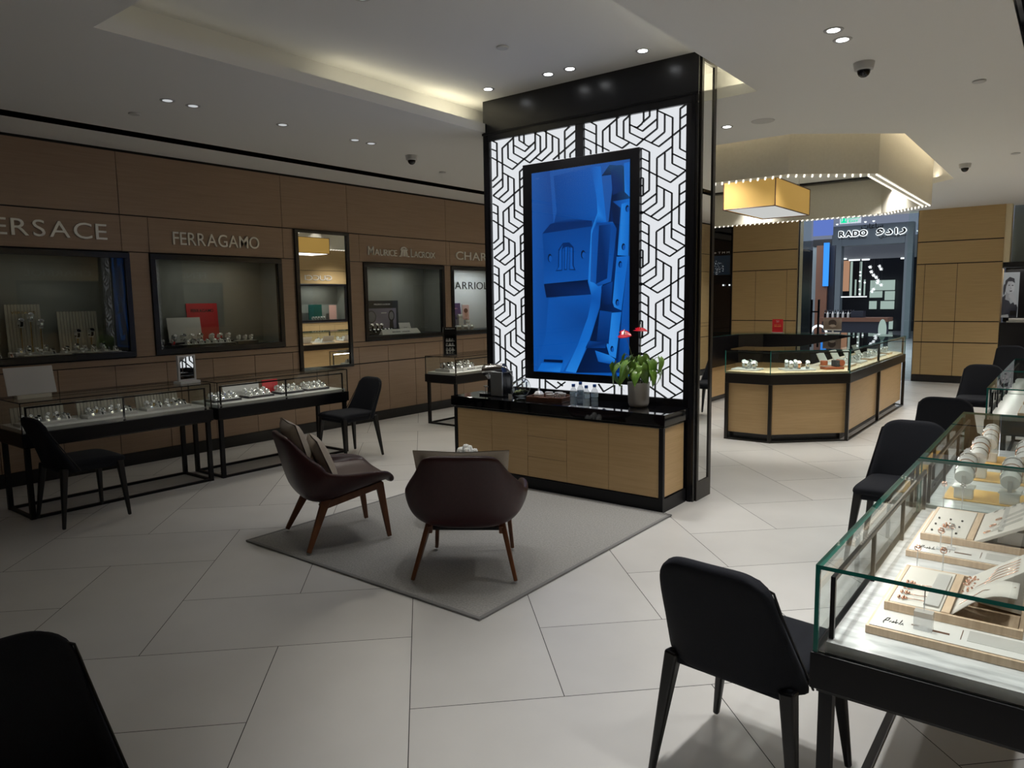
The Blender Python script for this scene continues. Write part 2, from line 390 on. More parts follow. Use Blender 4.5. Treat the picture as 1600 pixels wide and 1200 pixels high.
def picture(name, o, axes, w, h, polys, parent, m='pic', step=.0006):
    """a flat picture w x h: polys = [(points 0..1, colour or list of colours)], later ones lie on top"""
    T = frame(o, *axes); vs = []; fs = []; cols = []
    for i, (pts, col) in enumerate(polys):
        b = len(vs); vs += [tuple(T @ Vector((p[0]*w, p[1]*h, step*(i+1)))) for p in pts]
        n = len(pts); cl = col if isinstance(col[0], (tuple, list)) else [col]*n
        for t in tessellate_polygon([[Vector((p[0], p[1], 0)) for p in pts]]):
            a, b2, c = [Vector((pts[k][0], pts[k][1], 0)) for k in t]
            if (b2-a).cross(c-a).z < 0: t = tuple(reversed(t))
            fs.append(tuple(b+k for k in t))
        cols += cl
    me = bpy.data.meshes.new(name); me.from_pydata(vs, [], fs); me.materials.append(M[m])
    a = me.color_attributes.new('picture', 'FLOAT_COLOR', 'POINT')
    for i, c in enumerate(cols): a.data[i].color = (*c, 1)
    ob = bpy.data.objects.new(name, me); C.objects.link(ob)
    if parent: ob.parent = parent
    return ob
def R01(c, c2=None): return ([(0, 0), (1, 0), (1, 1), (0, 1)], [c, c, c2 or c, c2 or c])
def circ(cx, cy_, rx, ry=None, n=20, a0=0, a1=2*pi):
    ry = rx if ry is None else ry; return [(cx+rx*cos(a0+(a1-a0)*k/n), cy_+ry*sin(a0+(a1-a0)*k/n)) for k in range(n if a1-a0 > 6.28 else n+1)]
def offset_path(pts, d, closed=False):
    """offset a polyline to its left by d (mitred)"""
    out = []; n = len(pts)
    for i in range(n):
        p = Vector(pts[i]); a = Vector(pts[i-1]) if (i or closed) else None; b = Vector(pts[(i+1) % n]) if (i < n-1 or closed) else None
        n1 = (lambda t: Vector((-t.y, t.x)))((p-a).normalized()) if a is not None else None
        n2 = (lambda t: Vector((-t.y, t.x)))((b-p).normalized()) if b is not None else None
        if n1 is None: q = p+n2*d
        elif n2 is None: q = p+n1*d
        else: q = p+(n1+n2)*(d/(1+n1.dot(n2)))
        out.append((q.x, q.y))
    return out
ORD = ['first', 'second', 'third', 'fourth', 'fifth', 'sixth', 'seventh', 'eighth', 'ninth', 'tenth', 'eleventh', 'twelfth']

# ================================================================== THE SHELL
XL, XR, YB, YF, ZC, ZT = -7.48, 1.5, 15.2, -3.0, 3.13, 3.41
# floor: 45 degree herringbone of large tiles
bm_v, bm_f, bm_c = [], [], []
U0, PU, V0, PV = -1.34, .6235, 2.7285, .6266
def uv2xy(u, v): return ((u-v)/sqrt(2), (u+v)/sqrt(2))
for i in range(-24, 28):
    for j in range(-26, 34):
        rects = []
        if (j-i) % 4 == 0: rects.append((i-1, i+1, j, j+1))
        if (i-j) % 4 == 1: rects.append((i, i+1, j-1, j+1))
        for (a, b, c, d) in rects:
            u0, u1, v0, v1 = U0+PU*a+.0018, U0+PU*b-.0018, V0+PV*c+.0018, V0+PV*d-.0018
            P = [uv2xy(u0, v0), uv2xy(u1, v0), uv2xy(u1, v1), uv2xy(u0, v1)]
            if max(p[0] for p in P) < XL or min(p[0] for p in P) > XR or max(p[1] for p in P) < YF or min(p[1] for p in P) > YB: continue
            t = random.uniform(.93, 1.04); n = len(bm_v)
            bm_v += [(p[0], p[1], 0) for p in P]; bm_f.append((n, n+1, n+2, n+3)); bm_c += [(t, t, t*.995)]*4
me = bpy.data.meshes.new('floor'); me.from_pydata(bm_v, [], bm_f)
ca = me.color_attributes.new('tile', 'FLOAT_COLOR', 'POINT')
for i, c in enumerate(bm_c): ca.data[i].color = (*c, 1)
bm = bmesh.new(); bm.from_mesh(me)
for co, no in (((XL, 0, 0), (-1, 0, 0)), ((XR, 0, 0), (1, 0, 0)), ((0, YF, 0), (0, -1, 0)), ((0, YB, 0), (0, 1, 0))):
    bmesh.ops.bisect_plane(bm, geom=bm.verts[:]+bm.edges[:]+bm.faces[:], plane_co=co, plane_no=no, clear_outer=True)
n0 = len(bm.faces); vs = [bm.verts.new(p) for p in ((XL, YF, -.003), (XR, YF, -.003), (XR, YB, -.003), (XL, YB, -.003))]
f = bm.faces.new(vs); f.material_index = 1
bmesh.ops.recalc_face_normals(bm, faces=bm.faces)
for f in bm.faces:
    if f.normal.z < 0: f.normal_flip()
bm.to_mesh(me); bm.free(); me.materials.append(M['tile']); me.materials.append(M['grout'])
fo = bpy.data.objects.new('floor', me); C.objects.link(fo); struct(fo)

def side_wall(name, sgn, x, wins, mir, matn, seams):
    """timber panelled side wall with openings for the display windows; sgn=-1: the shop lies towards +x"""
    mb = MB(); xb = x+sgn*.09; xf = x+sgn*.018
    def cell(y0, y1, z0, z1):
        g = .003; mb.mi = 0; mb.box(xf, y0+g, z0+g, x, y1-g, z1-g)
    def back(y0, y1, z0, z1): mb.mi = 1; mb.box(xb, y0, z0, xf, y1, z1)
    back(YF, YB, 0, 1.09); back(YF, YB, 2.14, ZC)
    e = [YF]+[v for wn in wins for v in wn]+[YB]
    gaps = [(e[i], e[i+1]) for i in range(0, len(e), 2)]
    for a, b in gaps: back(a, b, 1.09, 2.14)
    for a, b in gaps:
        cuts = [a]+[s for s in seams if a+.05 < s < b-.05]+[b]
        for p, q in zip(cuts, cuts[1:]): cell(p, q, 1.09, 2.14)
    rows = [(2.143, 2.497, seams), (2.503, 3.105, seams[::2])]
    for z0, z1, ss in rows:
        cuts = [YF]+[s for s in ss if YF < s < YB]+[YB]
        for p, q in zip(cuts, cuts[1:]): cell(p, q, z0, z1)
    ds = [YF+.02+.515*k for k in range(36) if YF+.515*k < YB-.3]
    for z0, z1 in ((.125, .795), (.803, 1.02)):
        for p, q in zip(ds, ds[1:]+[YB]): cell(p, q, z0, z1)
    cell(YF, YB, 1.023, 1.088)
    return struct(mb.build(name, [matn, 'gap']))
WL = [(1.86, 3.41), (3.61, 5.16), (6.41, 7.96), (8.11, 9.66)]
WR = [(5.3, 6.85), (8.1, 9.65), (11.75, 13.45)]
side_wall('wall_left', -1, XL, WL, None, 'oak_left', [-1.9, -1.6, 0, .3, 1.6, 1.8, 3.35, 3.62, 5.2, 5.34, 6.18, 6.36, 8.02, 8.1, 9.7, 10, 11.6, 11.9, 13.4, 13.6])
side_wall('wall_right', 1, XR, WR, None, 'oak_wall', [-1.9, -1.6, 0, .3, 1.6, 1.8, 3.35, 3.62, 5.2, 5.34, 6.9, 7.2, 8.02, 8.1, 9.7, 10, 11.6, 11.9, 13.4, 13.6])
struct(MB().box(XL-.09, YF-.1, 0, XR+.09, YF, ZC).build('wall_front', 'oak_wall'))
struct(MB().box(XL, YF, 0, XL+.012, YB, .125).build('baseboard_left', 'blacksoft'))
struct(MB().box(XR-.012, YF, 0, XR, YB, .125).build('baseboard_right', 'blacksoft'))

# back wall: two panelled piers, the mall entrance between them
def pier(name, x0, x1, seams):
    mb = MB(); mb.mi = 1; mb.box(x0+.004, YB+.012, 0, x1-.004, YB+.35, ZC+.1); mb.mi = 0; g = .004
    for z0, z1, ss in ((2.56, ZC+.1, []), (2.16, 2.55, []), (1.12, 2.15, seams), (.74, 1.11, seams), (.13, .73, seams)):
        c = [x0]+ss+[x1]
        for a, b in zip(c, c[1:]): mb.box(a+(g if a != x0 else 0), YB, z0+g, b-(g if b != x1 else 0), YB+.012, z1-g)
    mb.box(x0, YB+.012, 0, x0+.004, YB+.35, ZC+.1); mb.box(x1-.004, YB+.012, 0, x1, YB+.35, ZC+.1)
    return struct(mb.build(name, ['oak_wall', 'gap']))
pier('wall_back', -5.86, -4.52, [-5.36, -4.72])
pier('wall_back', -2.385, -1.07, [-2.25, -1.74])
struct(MB().box(-5.86, YB-.01, 0, -4.52, YB, .125).build('baseboard_back', 'blacksoft'))
struct(MB().box(-2.385, YB-.01, 0, -1.07, YB, .125).build('baseboard_back', 'blacksoft'))
struct(MB().box(-1.07, YB+.02, 2.14, -.98, YB+.4, ZC+.1).build('trim_1', 'cream'))
# dark glazed ends of the back wall
struct(MB().box(XL, YB+.33, 0, -5.86, YB+.38, ZC+.1).build('wall_back', 'nightblue'))
struct(MB().box(-1.07, YB+.9, 0, XR, YB+.95, 2.14).build('wall_back', 'blacksoft'))
struct(MB().box(-.98, YB+.5, 2.14, XR, YB+.55, ZC+.1).build('wall_back', 'facade'))

# ceiling
COF = [(CX0, CY0), (CX1, CY0), (CX1, CY1), (CX0-.05, CY1), (CX0-.05, 5.245), (CX0, 5.245)]
RING = [(-5.04, 7.44), (-2.323, 7.44), (-1.633, 8.03), (-1.633, 11.3), (-2.32, 12.05), (-5.04, 12.05), (-5.73, 11.3), (-5.73, 8.03)]
OPEN = offset_path(RING, -.235, True)
SLOTL = [(-6.87, .4), (-6.65, .4), (-6.65, 14.6), (-6.87, 14.6)]
SLOTR = [(-.363, 3.0), (-.14, 3.0), (-.14, 14.6), (-.363, 14.6)]
SLOTR0 = [(-.363, -2.0), (-.14, -2.0), (-.14, 2.4), (-.363, 2.4)]
mb = MB()
mb.prism([(XL-.09, YF-.1), (XR+.09, YF-.1), (XR+.09, YB+.4), (XL-.09, YB+.4)], ZC, ZC+.08, [COF, OPEN, SLOTL, SLOTR, SLOTR0])
struct(mb.build('ceiling', 'white'))
# upper parts of the ceiling: the coffer, and the recess behind the ring
c = .26
mb = MB(); mb.box(CX0-c, CY0-c, ZT, CX1+c, CY1+c, ZT+.05)
for a in ((CX0-c-.04, CY0-c-.04, CX0-c, CY1+c+.04), (CX1+c, CY0-c-.04, CX1+c+.04, CY1+c+.04), (CX0-c, CY0-c-.04, CX1+c, CY0-c), (CX0-c, CY1+c, CX1+c, CY1+c+.04)):
    mb.box(a[0], a[1], ZC+.08, a[2], a[3], ZT+.05)
struct(mb.build('ceiling', 'white'))
mb = MB(); big = offset_path(RING, -.42, True); mb.prism(big, 3.50, 3.54)
out2 = offset_path(RING, -.46, True)
mb.prism(out2, ZC+.081, 3.50, [big])
struct(mb.build('ceiling', 'white'))
for i, s in enumerate((SLOTL, SLOTR, SLOTR0)):
    x0, y0 = s[0]; x1, y1 = s[2]
    mb = MB(); g = .002; mb.box(x0+g, y0+g, ZC+.05, x1-g, y1-g, ZC+.07); mb.box(x0+g, y0+g, ZC+.001, x0+.012, y1-g, ZC+.05); mb.box(x1-.012, y0+g, ZC+.001, x1-g, y1-g, ZC+.05)
    o = mb.build('linear_slot_diffuser', 'blackgloss'); tag(o, ['long black air slot in the ceiling beside the left wall', 'long black ceiling slot over the right counters', 'short black ceiling slot near the front of the right ceiling'][i], 'ceiling slot')

# the hanging octagonal ring
rg = thing('ceiling_ring', 'large octagonal champagne bulkhead ring hanging over the corner showcase', 'ceiling ring', (0, 0, 2.8))
inn = offset_path(RING, .12, True)
MB().prism(RING, 0, .7, [inn]).build('ring_band', 'ring', rg)
b_ = MB()
for path in (offset_path(RING, .02, True), offset_path(RING, .10, True)):
    for k in range(8):
        p = Vector((*path[k], 0)); q = Vector((*path[(k+1) % 8], 0)); L = (q-p).length; n = int(L/.075)
        for i in range(n): t = p+(q-p)*(i/n); b_.ball((t.x, t.y, -.008), .011, n=6, m=4)
b = b_.build('bead_trim', 'bead', rg); b['kind'] = 'stuff'
tr0 = offset_path(RING, .121, True); tr1 = offset_path(RING, .26, True)
MB().prism(tr0, .505, .534, [tr1]).build('lighting_track', 'blacksoft', rg)
MB().prism(tr0, .535, .56).build('inner_ceiling', 'white', rg)
for k in range(8):   # warm strips above the ring, lighting its recess
    p = Vector((*offset_path(RING, -.30, True)[k], 3.24)); q = Vector((*offset_path(RING, -.30, True)[(k+1) % 8], 3.24)); d = q-p
    area('cove_strip_light', (p+q)/2, d.length*.96, .04, 1.5*d.length, WARM, (pi, 0, -math.atan2(d.y, d.x)))
# light of the ring's own lower bead line and track

# ------------------------------------------------------------------ the mall beyond
struct(MB().box(-18, YB, -.06, 8, 44, -.004).build('floor', 'mallfloor'))
struct(MB().box(-18, YB+.36, 4.5, -6.95, 40, 4.6).build('ceiling', 'mallsoft'))
struct(MB().box(-6.95, YB+.36, 4.5, 8, 40, 4.6).build('ceiling', 'mallsoft'))
struct(MB().box(-18, YB+.36, ZC+.08, 8, YB+.42, 4.5).build('wall_back', 'white'))
struct(MB().box(-18, 40, 0, 8, 40.1, 4.6).build('wall_mall', 'mallwall'))
struct(MB().box(7.9, YB+.4, 0, 8, 40, 4.6).build('wall_mall', 'mallwall'))
struct(MB().box(-18, YB+.4, 0, -17.9, 40, 4.6).build('wall_mall', 'mallwall'))
area('mall_light', (-5, 22, 4.4), 9, 8, 700, COOL)

# ================================================================== CEILING FIXTURES
def downlight(x, y, z, p, where):
    t = thing('downlight', 'round recessed downlight '+where, 'ceiling light', (x, y, z), 0, 'recessed downlights')
    MB().lathe([(.034, -.002), (.052, -.004), (.055, .0), (.034, .0)], n=20).build('trim_ring', 'camwhite', t, smooth=True)
    MB().lathe([(0, .0005), (.035, .0005), (.035, -.0035), (0, -.0035)], n=16).build('lamp_lens', 'lens' if p > 5 else 'lensdim', t)
    d = bpy.data.lights.new('downlight_beam', 'SPOT'); d.energy = p*4; d.spot_size = rad(72 if (y < 2.5 and x > -2) else 84 if y < 6 else 130); d.spot_blend = .9
    d.shadow_soft_size = .05; d.color = (1, .97, .93)
    o = bpy.data.objects.new('downlight_beam', d); C.objects.link(o); o.parent = t; o.location = (0, 0, -.02)
for a in DOWN: downlight(*a)
def sprinkler(x, y, z, label, r=.045):
    t = thing('sprinkler_cover', label, 'ceiling disc', (x, y, z), 0, 'round covers on the ceiling')
    MB().lathe([(0, -.012), (r*.9, -.012), (r, -.008), (r, -.003), (0, -.003)], n=20).build('cover_plate', 'smoke', t)
    MB().lathe([(0, -.003), (r*.7, -.003), (r*.7, 0), (0, 0)], n=16).build('collar', 'blacksoft', t)
sprinkler(-6.02, 2.87, ZC, 'small round cover near the slot on the left ceiling strip')
sprinkler(-6.03, 6.44, ZC, 'small round cover behind the left ceiling camera', .04)
sprinkler(-3.362, 4.25, ZT, 'small round cover alone on the coffer ceiling before the partition')
sprinkler(-.658, 6.37, ZC, 'small round cover at right on the ceiling past the bright downlights')
sprinkler(-.637, 9.84, ZC, 'small round cover at the right edge of the far ceiling')
tag(MB().lathe([(0, -.004), (.095, -.004), (.10, 0), (0, 0)], c=(-2.267, 6.515, ZC), n=28).build('ceiling_speaker', 'smoke'),
    'flat round grey speaker grille in the ceiling beside the partition', 'speaker')
def dome_camera(x, y, label):
    t = thing('dome_camera', label, 'security camera', (x, y, ZC), 0, 'dome cameras')
    MB().lathe([(0, 0), (.066, 0), (.064, -.012), (.058, -.045), (.046, -.05), (0, -.05)], n=24).build('housing', 'camwhite', t, smooth='auto')
    MB().ball((0, 0, -.05), .042, .042, .045, n=16, m=8).build('dark_dome', 'domeglass', t, smooth=True)
dome_camera(-1.21, 5.378, 'dome security camera on the right ceiling past the bright downlights')
dome_camera(-5.605, 5.519, 'dome security camera on the dim left ceiling strip')
dome_camera(-1.15, 10.22, 'dome security camera far back beyond the hanging ring')

# golden box lantern inside the ring
lx, ly, lw = -2.70, 8.55, .58
ln = thing('box_lantern', 'golden fabric box lantern hanging inside the octagonal ring', 'pendant lamp', (0, 0, 0))
def lan(px, py, z): v = at(px, py, 2, z); return v
LZ = 2.575
A_, B_, C_ = lan(1211, 321, LZ), lan(1133, 329, LZ), lan(1268, 336, LZ)
lx0, lx1, ly0, ly1 = B_.x, A_.x, A_.y, C_.y
LH = .30
m_ = MB()
for a in ((lx0, ly0, lx1, ly0+.004), (lx0, ly1-.004, lx1, ly1), (lx0, ly0, lx0+.004, ly1), (lx1-.004, ly0, lx1, ly1)): m_.box(a[0], a[1], LZ, a[2], a[3], LZ+LH)
m_.build('fabric_shade', 'shade', ln)
MB().box(lx0+.02, ly0+.02, LZ+.003, lx1-.02, ly1-.02, LZ+.008).build('diffuser_panel', 'diffuser', ln)
m_ = MB()
for z in (LZ, LZ+LH):
    for p, q in (((lx0, ly0), (lx1, ly0)), ((lx1, ly0), (lx1, ly1)), ((lx1, ly1), (lx0, ly1)), ((lx0, ly1), (lx0, ly0))): m_.cyl((*p, z), (*q, z), .006, n=6)
for p in ((lx0, ly0), (lx1, ly0), (lx1, ly1), (lx0, ly1)): m_.cyl((*p, LZ), (*p, LZ+LH), .006, n=6)
m_.build('shade_frame', 'brownwatch', ln)
for i, p in enumerate(((lx0+.1, ly0+.1), (lx1-.1, ly0+.1), (lx1-.1, ly1-.1), (lx0+.1, ly1-.1))): MB().cyl((*p, LZ+LH), (*p, 3.335), .003, n=5).build('suspension_wire', 'steel', ln)
area('lantern_light', ((lx0+lx1)/2, (ly0+ly1)/2, LZ-.004), lx1-lx0-.05, ly1-ly0-.05, 7, NEUT)

# ================================================================== THE BLACK PARTITION
PX0, PX1, PY0, PY1 = -4.40, -2.31, 5.25, 5.565
pt = thing('display_partition', 'tall black freestanding partition with backlit lattice and screen', 'partition', (0, 0, 0))
mb = MB(); fy = PY0
# frame pieces leave the openings of the light boxes free; the body sits behind
mb.box(PX0, fy+.05, 0, PX1-.02, PY1, ZT); 
mb.box(PX0, fy+.004, 3.12, PX1, fy+.05, ZT)                 # fascia
mb.box(PX0, fy, 3.05, PX1, fy+.05, 3.12)                # head
mb.box(PX0, fy, 0, -4.325, fy+.05, 3.05); mb.box(-2.405, fy, 0, PX1, fy+.05, 3.05)
mb.box(-4.325, fy, 0, -2.405, fy+.05, .812)
mb.box(-3.397, fy, 2.785, -3.318, fy+.05, 3.05)
mb.build('body', 'blacksoft', pt, bevel=.003)
mb = MB(); mb.box(PX0-.004, fy-.008, 3.105, PX1+.004, fy, 3.125); mb.box(PX0+.02, fy-.006, .0, PX0+.05, fy, 3.1); mb.box(PX1-.05, fy-.006, 0, PX1-.02, fy, 3.1)
mb.build('edge_trim', 'black', pt)
sb = thing('x', 'x', 'x'); bpy.data.objects.remove(sb)
lb = MB(); lb.box(-4.325, fy+.03, .812, -2.405, fy+.045, 3.05); lb.build('opal_light_panel', 'lightbox', pt)
# lattice over the light panel: traced from one bay and mirrored about the middle
XM = -3.3585
P1 = 8.0
right = [[(485,268),(485,845)],[(580,160),(580,660)],[(580,160),(672,92)],[(582,283),(672,222)],[(315,632),(672,350)],[(315,632),(0,480)],[(580,660),(668,706)],[(485,720),(663,806)],
 [(485,845),(655,930)],[(655,930),(460,1080)],[(460,1080),(95,893)],[(390,920),(550,1000)],[(390,702),(390,920)],[(292,775),(485,630)],[(292,775),(286,1335)],[(290,1115),(480,1215)],
 [(198,700),(193,1180)],[(95,650),(198,700)],[(95,775),(195,822)],[(193,1180),(82,1268)],[(85,1013),(122,1030)],[(122,1030),(117,1250)],[(85,1112),(118,1125)],[(284,1220),(105,1355)],[(105,1355),(70,1340)],
 [(286,1335),(60,1500)],[(381,1165),(378,1385)],[(378,1385),(217,1505)]]
def pw(x, y, ox=990, oy=150, s=8.0):
    v = at(ox+x/s, oy+y/s, 1, 5.27); return (v.x, v.z)
SEG = []
PER = .5635
for a, b in right:
    a = pw(*a); b = pw(*b)
    a = (a[0] if abs(a[0]-b[0]) > .02 else (a[0]+b[0])/2, a[1]); b = (b[0] if abs(a[0]-b[0]) > .02 else a[0], b[1])
    for k in range(-3, 2): SEG.append((a[0], a[1]+PER*k, b[0], b[1]+PER*k, (-2.785, -2.40, .81, 3.055)))
top = [[(280,405),(280,800)],[(370,485),(370,780)],[(467,400),(467,635)],[(565,300),(565,550)],[(660,345),(660,590)],[(745,250),(745,510)],[(940,215),(940,350)],[(1025,200),(1025,290)],
 [(180,352),(280,405)],[(90,443),(280,535)],[(90,573),(460,760)],[(90,693),(203,755)],[(203,755),(203,810)],[(370,485),(610,278)],[(467,635),(640,725)],[(640,725),(735,650)],[(565,550),(840,690)],
 [(660,345),(765,250)],[(745,395),(920,485)],[(920,485),(1130,315)],[(745,510),(935,605)],[(840,690),(935,605)],[(935,605),(1000,640)],[(850,440),(1025,290)],[(935,605),(1000,555)],[(850,440),(810,425)]]
for a, b in top:
    a = pw(*a, 900, 150, 8.889); b = pw(*b, 900, 150, 8.889); SEG.append((*a, *b, (-3.32, -2.783, 2.78, 3.055)))
low = [((843,592),(843,612)),((852,592),(852,612)),((853,595),(869.5,607)),((869.5,607),(883,597)),((871,597),(879,603)),((935,600),(943,612)),((943,612),(960,602)),((960,602),(960,618)),((971,602),(971,618)),((1000,604),(1012,618))]
SL = []
for a, b in low: a = at(*a, 1, 5.27); b = at(*b, 1, 5.27); SL.append((a.x, a.z, b.x, b.z, (-3.94, -2.785, .81, .915)))
def clip(x0, z0, x1, z1, bx):
    t0, t1 = 0., 1.; dx, dz = x1-x0, z1-z0
    for p, q in ((-dx, x0-bx[0]), (dx, bx[1]-x0), (-dz, z0-bx[2]), (dz, bx[3]-z0)):
        if abs(p) < 1e-9:
            if q < 0: return None
        else:
            r = q/p
            if p < 0: t0 = max(t0, r)
            else: t1 = min(t1, r)
    return None if t0 >= t1 else (x0+dx*t0, z0+dz*t0, x0+dx*t1, z0+dz*t1)
mb = MB(); seen = set()
def bar(c_):
    k = tuple(round(v, 2) for v in c_)
    if k in seen: return
    seen.add(k)
    if (c_[0]-c_[2])**2+(c_[1]-c_[3])**2 < 1e-5: return
    mb.beam((c_[0], fy+.022, c_[1]), (c_[2], fy+.022, c_[3]), .014, .0105, side=(0, 1, 0))
for s in SEG:
    c_ = clip(*s)
    if c_: bar(c_); bar((2*XM-c_[0], c_[1], 2*XM-c_[2], c_[3]))
for s in SL:
    c_ = clip(*s)
    if c_: bar(c_)
mb.build('lattice', 'blacksoft', pt)
# screen frame and screen
mb = MB(); mb.box(-3.935, fy-.02, .90, -2.785, fy+.028, 2.785); mb.build('screen_frame', 'blacksoft', pt, bevel=.004)
SX0, SX1, SZ0, SZ1 = -3.835, -2.868, .968, 2.703
def sp(x, y):  # crop of the photograph (740,300) scale 4 -> screen 0..1
    v = at(740+x/4, 300+y/4, 1, fy-.02); return ((v.x-SX0)/(SX1-SX0), (v.z-SZ0)/(SZ1-SZ0))
def st(x, y):  # crop (740,60)
    v = at(740+x/4, 60+y/4, 1, fy-.02); return ((v.x-SX0)/(SX1-SX0), (v.z-SZ0)/(SZ1-SZ0))
B0, B1, B2, B3, B4, B5, B6 = (.003, .012, .06), (.004, .03, .16), (.008, .075, .35), (.012, .12, .52), (.02, .19, .72), (.05, .30, .90), (.02, .07, .19)
B1, B2, B3, B4, B5, B6, B0 = [(a*.35, b*.72, c*.80) for a, b, c in (B1, B2, B3, B4, B5, B6, B0)]
scr = [R01(B3, (.012, .085, .36)),
 ([(0, .0), (.22, 0), (.28, .45), (.2, 1), (0, 1)], [B3, B3, B2, (.01, .06, .28), (.012, .085, .36)]),
 ([st(500, 860), st(760, 800), st(800, 1100), st(790, 1180), st(480, 1250), st(520, 1080)], [B2, B3, B3, B2, B1, B2]),
 ([sp(480, 200), sp(600, 165), sp(740, 180), sp(740, 330), sp(430, 260)], [B1, B2, B1, B2, B1]),
 ([sp(430, 260), sp(740, 215), sp(720, 545), sp(440, 575), sp(440, 400)], [B2, B2, B3, B3, B2]),
 ([sp(440, 575), sp(720, 548), sp(738, 640), sp(455, 660)], [B0, B0, B1, B0]),
 ([sp(470, 665), sp(738, 645), sp(715, 800), sp(640, 980), sp(560, 1120), sp(390, 1110), sp(450, 900)], [B3, B3, B2, B3, B4, B3, B3]),
 ([sp(440, 1045), sp(560, 1050), sp(556, 1068), sp(438, 1062)], B0),
 ([sp(425, 1068), sp(555, 1075), sp(540, 1125), sp(400, 1115)], [B4, B4, B5, B4]),
 # right side: dark gap
 ([st(800, 860), st(880, 850), st(860, 1000), st(845, 1140), sp(835, 200), sp(870, 190), sp(800, 620), sp(790, 720), sp(720, 950), sp(640, 1130), sp(900, 1130), sp(985, 1130), st(985, 800), st(850, 790)], [B0, B0, B0, B0, B0, B1, B0, B0, B0, B0, B0, B1, B6, B6]),
 # long light ribbon
 ([st(735, 800), st(795, 800), st(830, 1140), sp(830, 190), sp(770, 190), sp(740, 260), sp(730, 560), sp(800, 580), sp(790, 690), sp(740, 880), sp(640, 1130), sp(575, 1120), sp(650, 960), sp(715, 780), sp(740, 660), sp(715, 560), sp(735, 240), sp(775, 130), st(770, 1000)], [B3, B4, B4, B4, B3, B5, B5, B4, B3, B4, B5, B5, B4, B4, B3, B4, B5, B5, B4]),
 ([sp(770, 195), sp(870, 185), sp(895, 230), sp(860, 560), sp(780, 590), sp(745, 560), sp(745, 240)], [B2, B3, B2, B3, B2, B3, B3]),
 ([sp(785, 210), sp(860, 200), sp(835, 540), sp(765, 575)], [B1, B2, B1, B1]),
 ([sp(800, 590), sp(870, 560), sp(860, 700), sp(800, 710)], [B1, B2, B1, B0]),
 ([st(940, 780), st(985, 770), st(985, 990), st(945, 960)], [B4, B4, B4, B5]),
 ([st(850, 800), st(930, 790), st(935, 950), st(870, 980), st(860, 850)], [B6, B6, B1, B1, B1]),
 ([sp(870, 60), sp(985, 40), sp(968, 400), sp(900, 395), sp(920, 100)], [B2, B4, B4, B5, B3]),
 ([sp(925, 75), sp(985, 60), sp(968, 398), sp(912, 390)], [B5, B4, B4, B5]),
 ([sp(895, 405), sp(968, 400), sp(925, 740), sp(880, 720), sp(870, 690)], [B4, B4, B4, B5, B5]),
 ([sp(968, 400), sp(985, 400), sp(975, 1130), sp(900, 1130), sp(930, 740)], [B3, B3, B2, B1, B3]),
 ([sp(860, 755), sp(925, 750), sp(890, 1040), sp(850, 1020), sp(832, 960)], [B5, B4, B5, B5, B5]),
 ([sp(790, 740), sp(865, 750), sp(845, 950), sp(770, 930)], [B2, B2, B1, B1]),
 ([sp(760, 990), sp(850, 1020), sp(885, 1045), sp(880, 1080), sp(780, 1060)], [B4, B5, B5, B2, B3]),
 ([sp(720, 930), sp(830, 940), sp(826, 975), sp(700, 975)], [B2, B1, B2, B1])]
for cx_, cy_, r_ in ((478, 412, 17), (686, 390, 17), (962, 103, 13), (938, 342, 13), (918, 452, 13), (900, 690, 13), (867, 980, 12)):
    a = sp(cx_, cy_); scr.append((circ(a[0], a[1], r_/500*.66, r_/500*.66*.56*1.6), B0)); scr.append((circ(a[0]+.006, a[1]-.004, r_/500*.5, r_/500*.5*.9), B3))
scr.append(([sp(515, 495), sp(530, 470), sp(532, 360), sp(560, 318), sp(600, 315), sp(628, 345), sp(628, 460), sp(640, 490), sp(600, 487), sp(605, 350), sp(592, 340), sp(585, 488), sp(568, 488), sp(570, 345), sp(556, 360), sp(556, 492)], B1))
scr.append(([sp(522, 488), sp(536, 468), sp(538, 368), sp(560, 330), sp(552, 360), sp(552, 486)], B3))
scr.append(([sp(574, 345), sp(588, 343), sp(582, 482), sp(572, 482)], B3))
scr.append(([sp(608, 345), sp(620, 350), sp(620, 460), sp(630, 482), sp(604, 482)], B3))
picture('screen_image', (SX0, fy-.0205, SZ0), FRONTW, SX1-SX0, SZ1-SZ0, [(p, c_) for p, c_ in [(
    [(min(1, max(0, a)), min(1, max(0, b))) for a, b in p], c_) for p, c_ in scr]], pt, 'screen' if 'screen' in M else 'piclit', .00012)
MB().box(SX0-.004, fy-.0265, SZ0-.004, SX1+.004, fy-.0255, SZ1+.004).build('screen_glass', 'glass', pt)
# side face: slim full height mirror in a black frame
mb = MB(); x_ = PX1
mb.box(x_, PY0+.04, 0, x_+.012, PY0+.075, ZT); mb.box(x_, PY1-.045, 0, x_+.012, PY1, ZT); mb.box(x_, PY0+.075, ZT-.06, x_+.012, PY1-.045, ZT); mb.box(x_, PY0+.075, 0, x_+.012, PY1-.045, .15)
mb.build('mirror_frame', 'bronze', pt)
MB().box(x_-.018, PY0+.075, .15, x_+.003, PY1-.045, ZT-.06).build('side_mirror', 'mirror', pt)

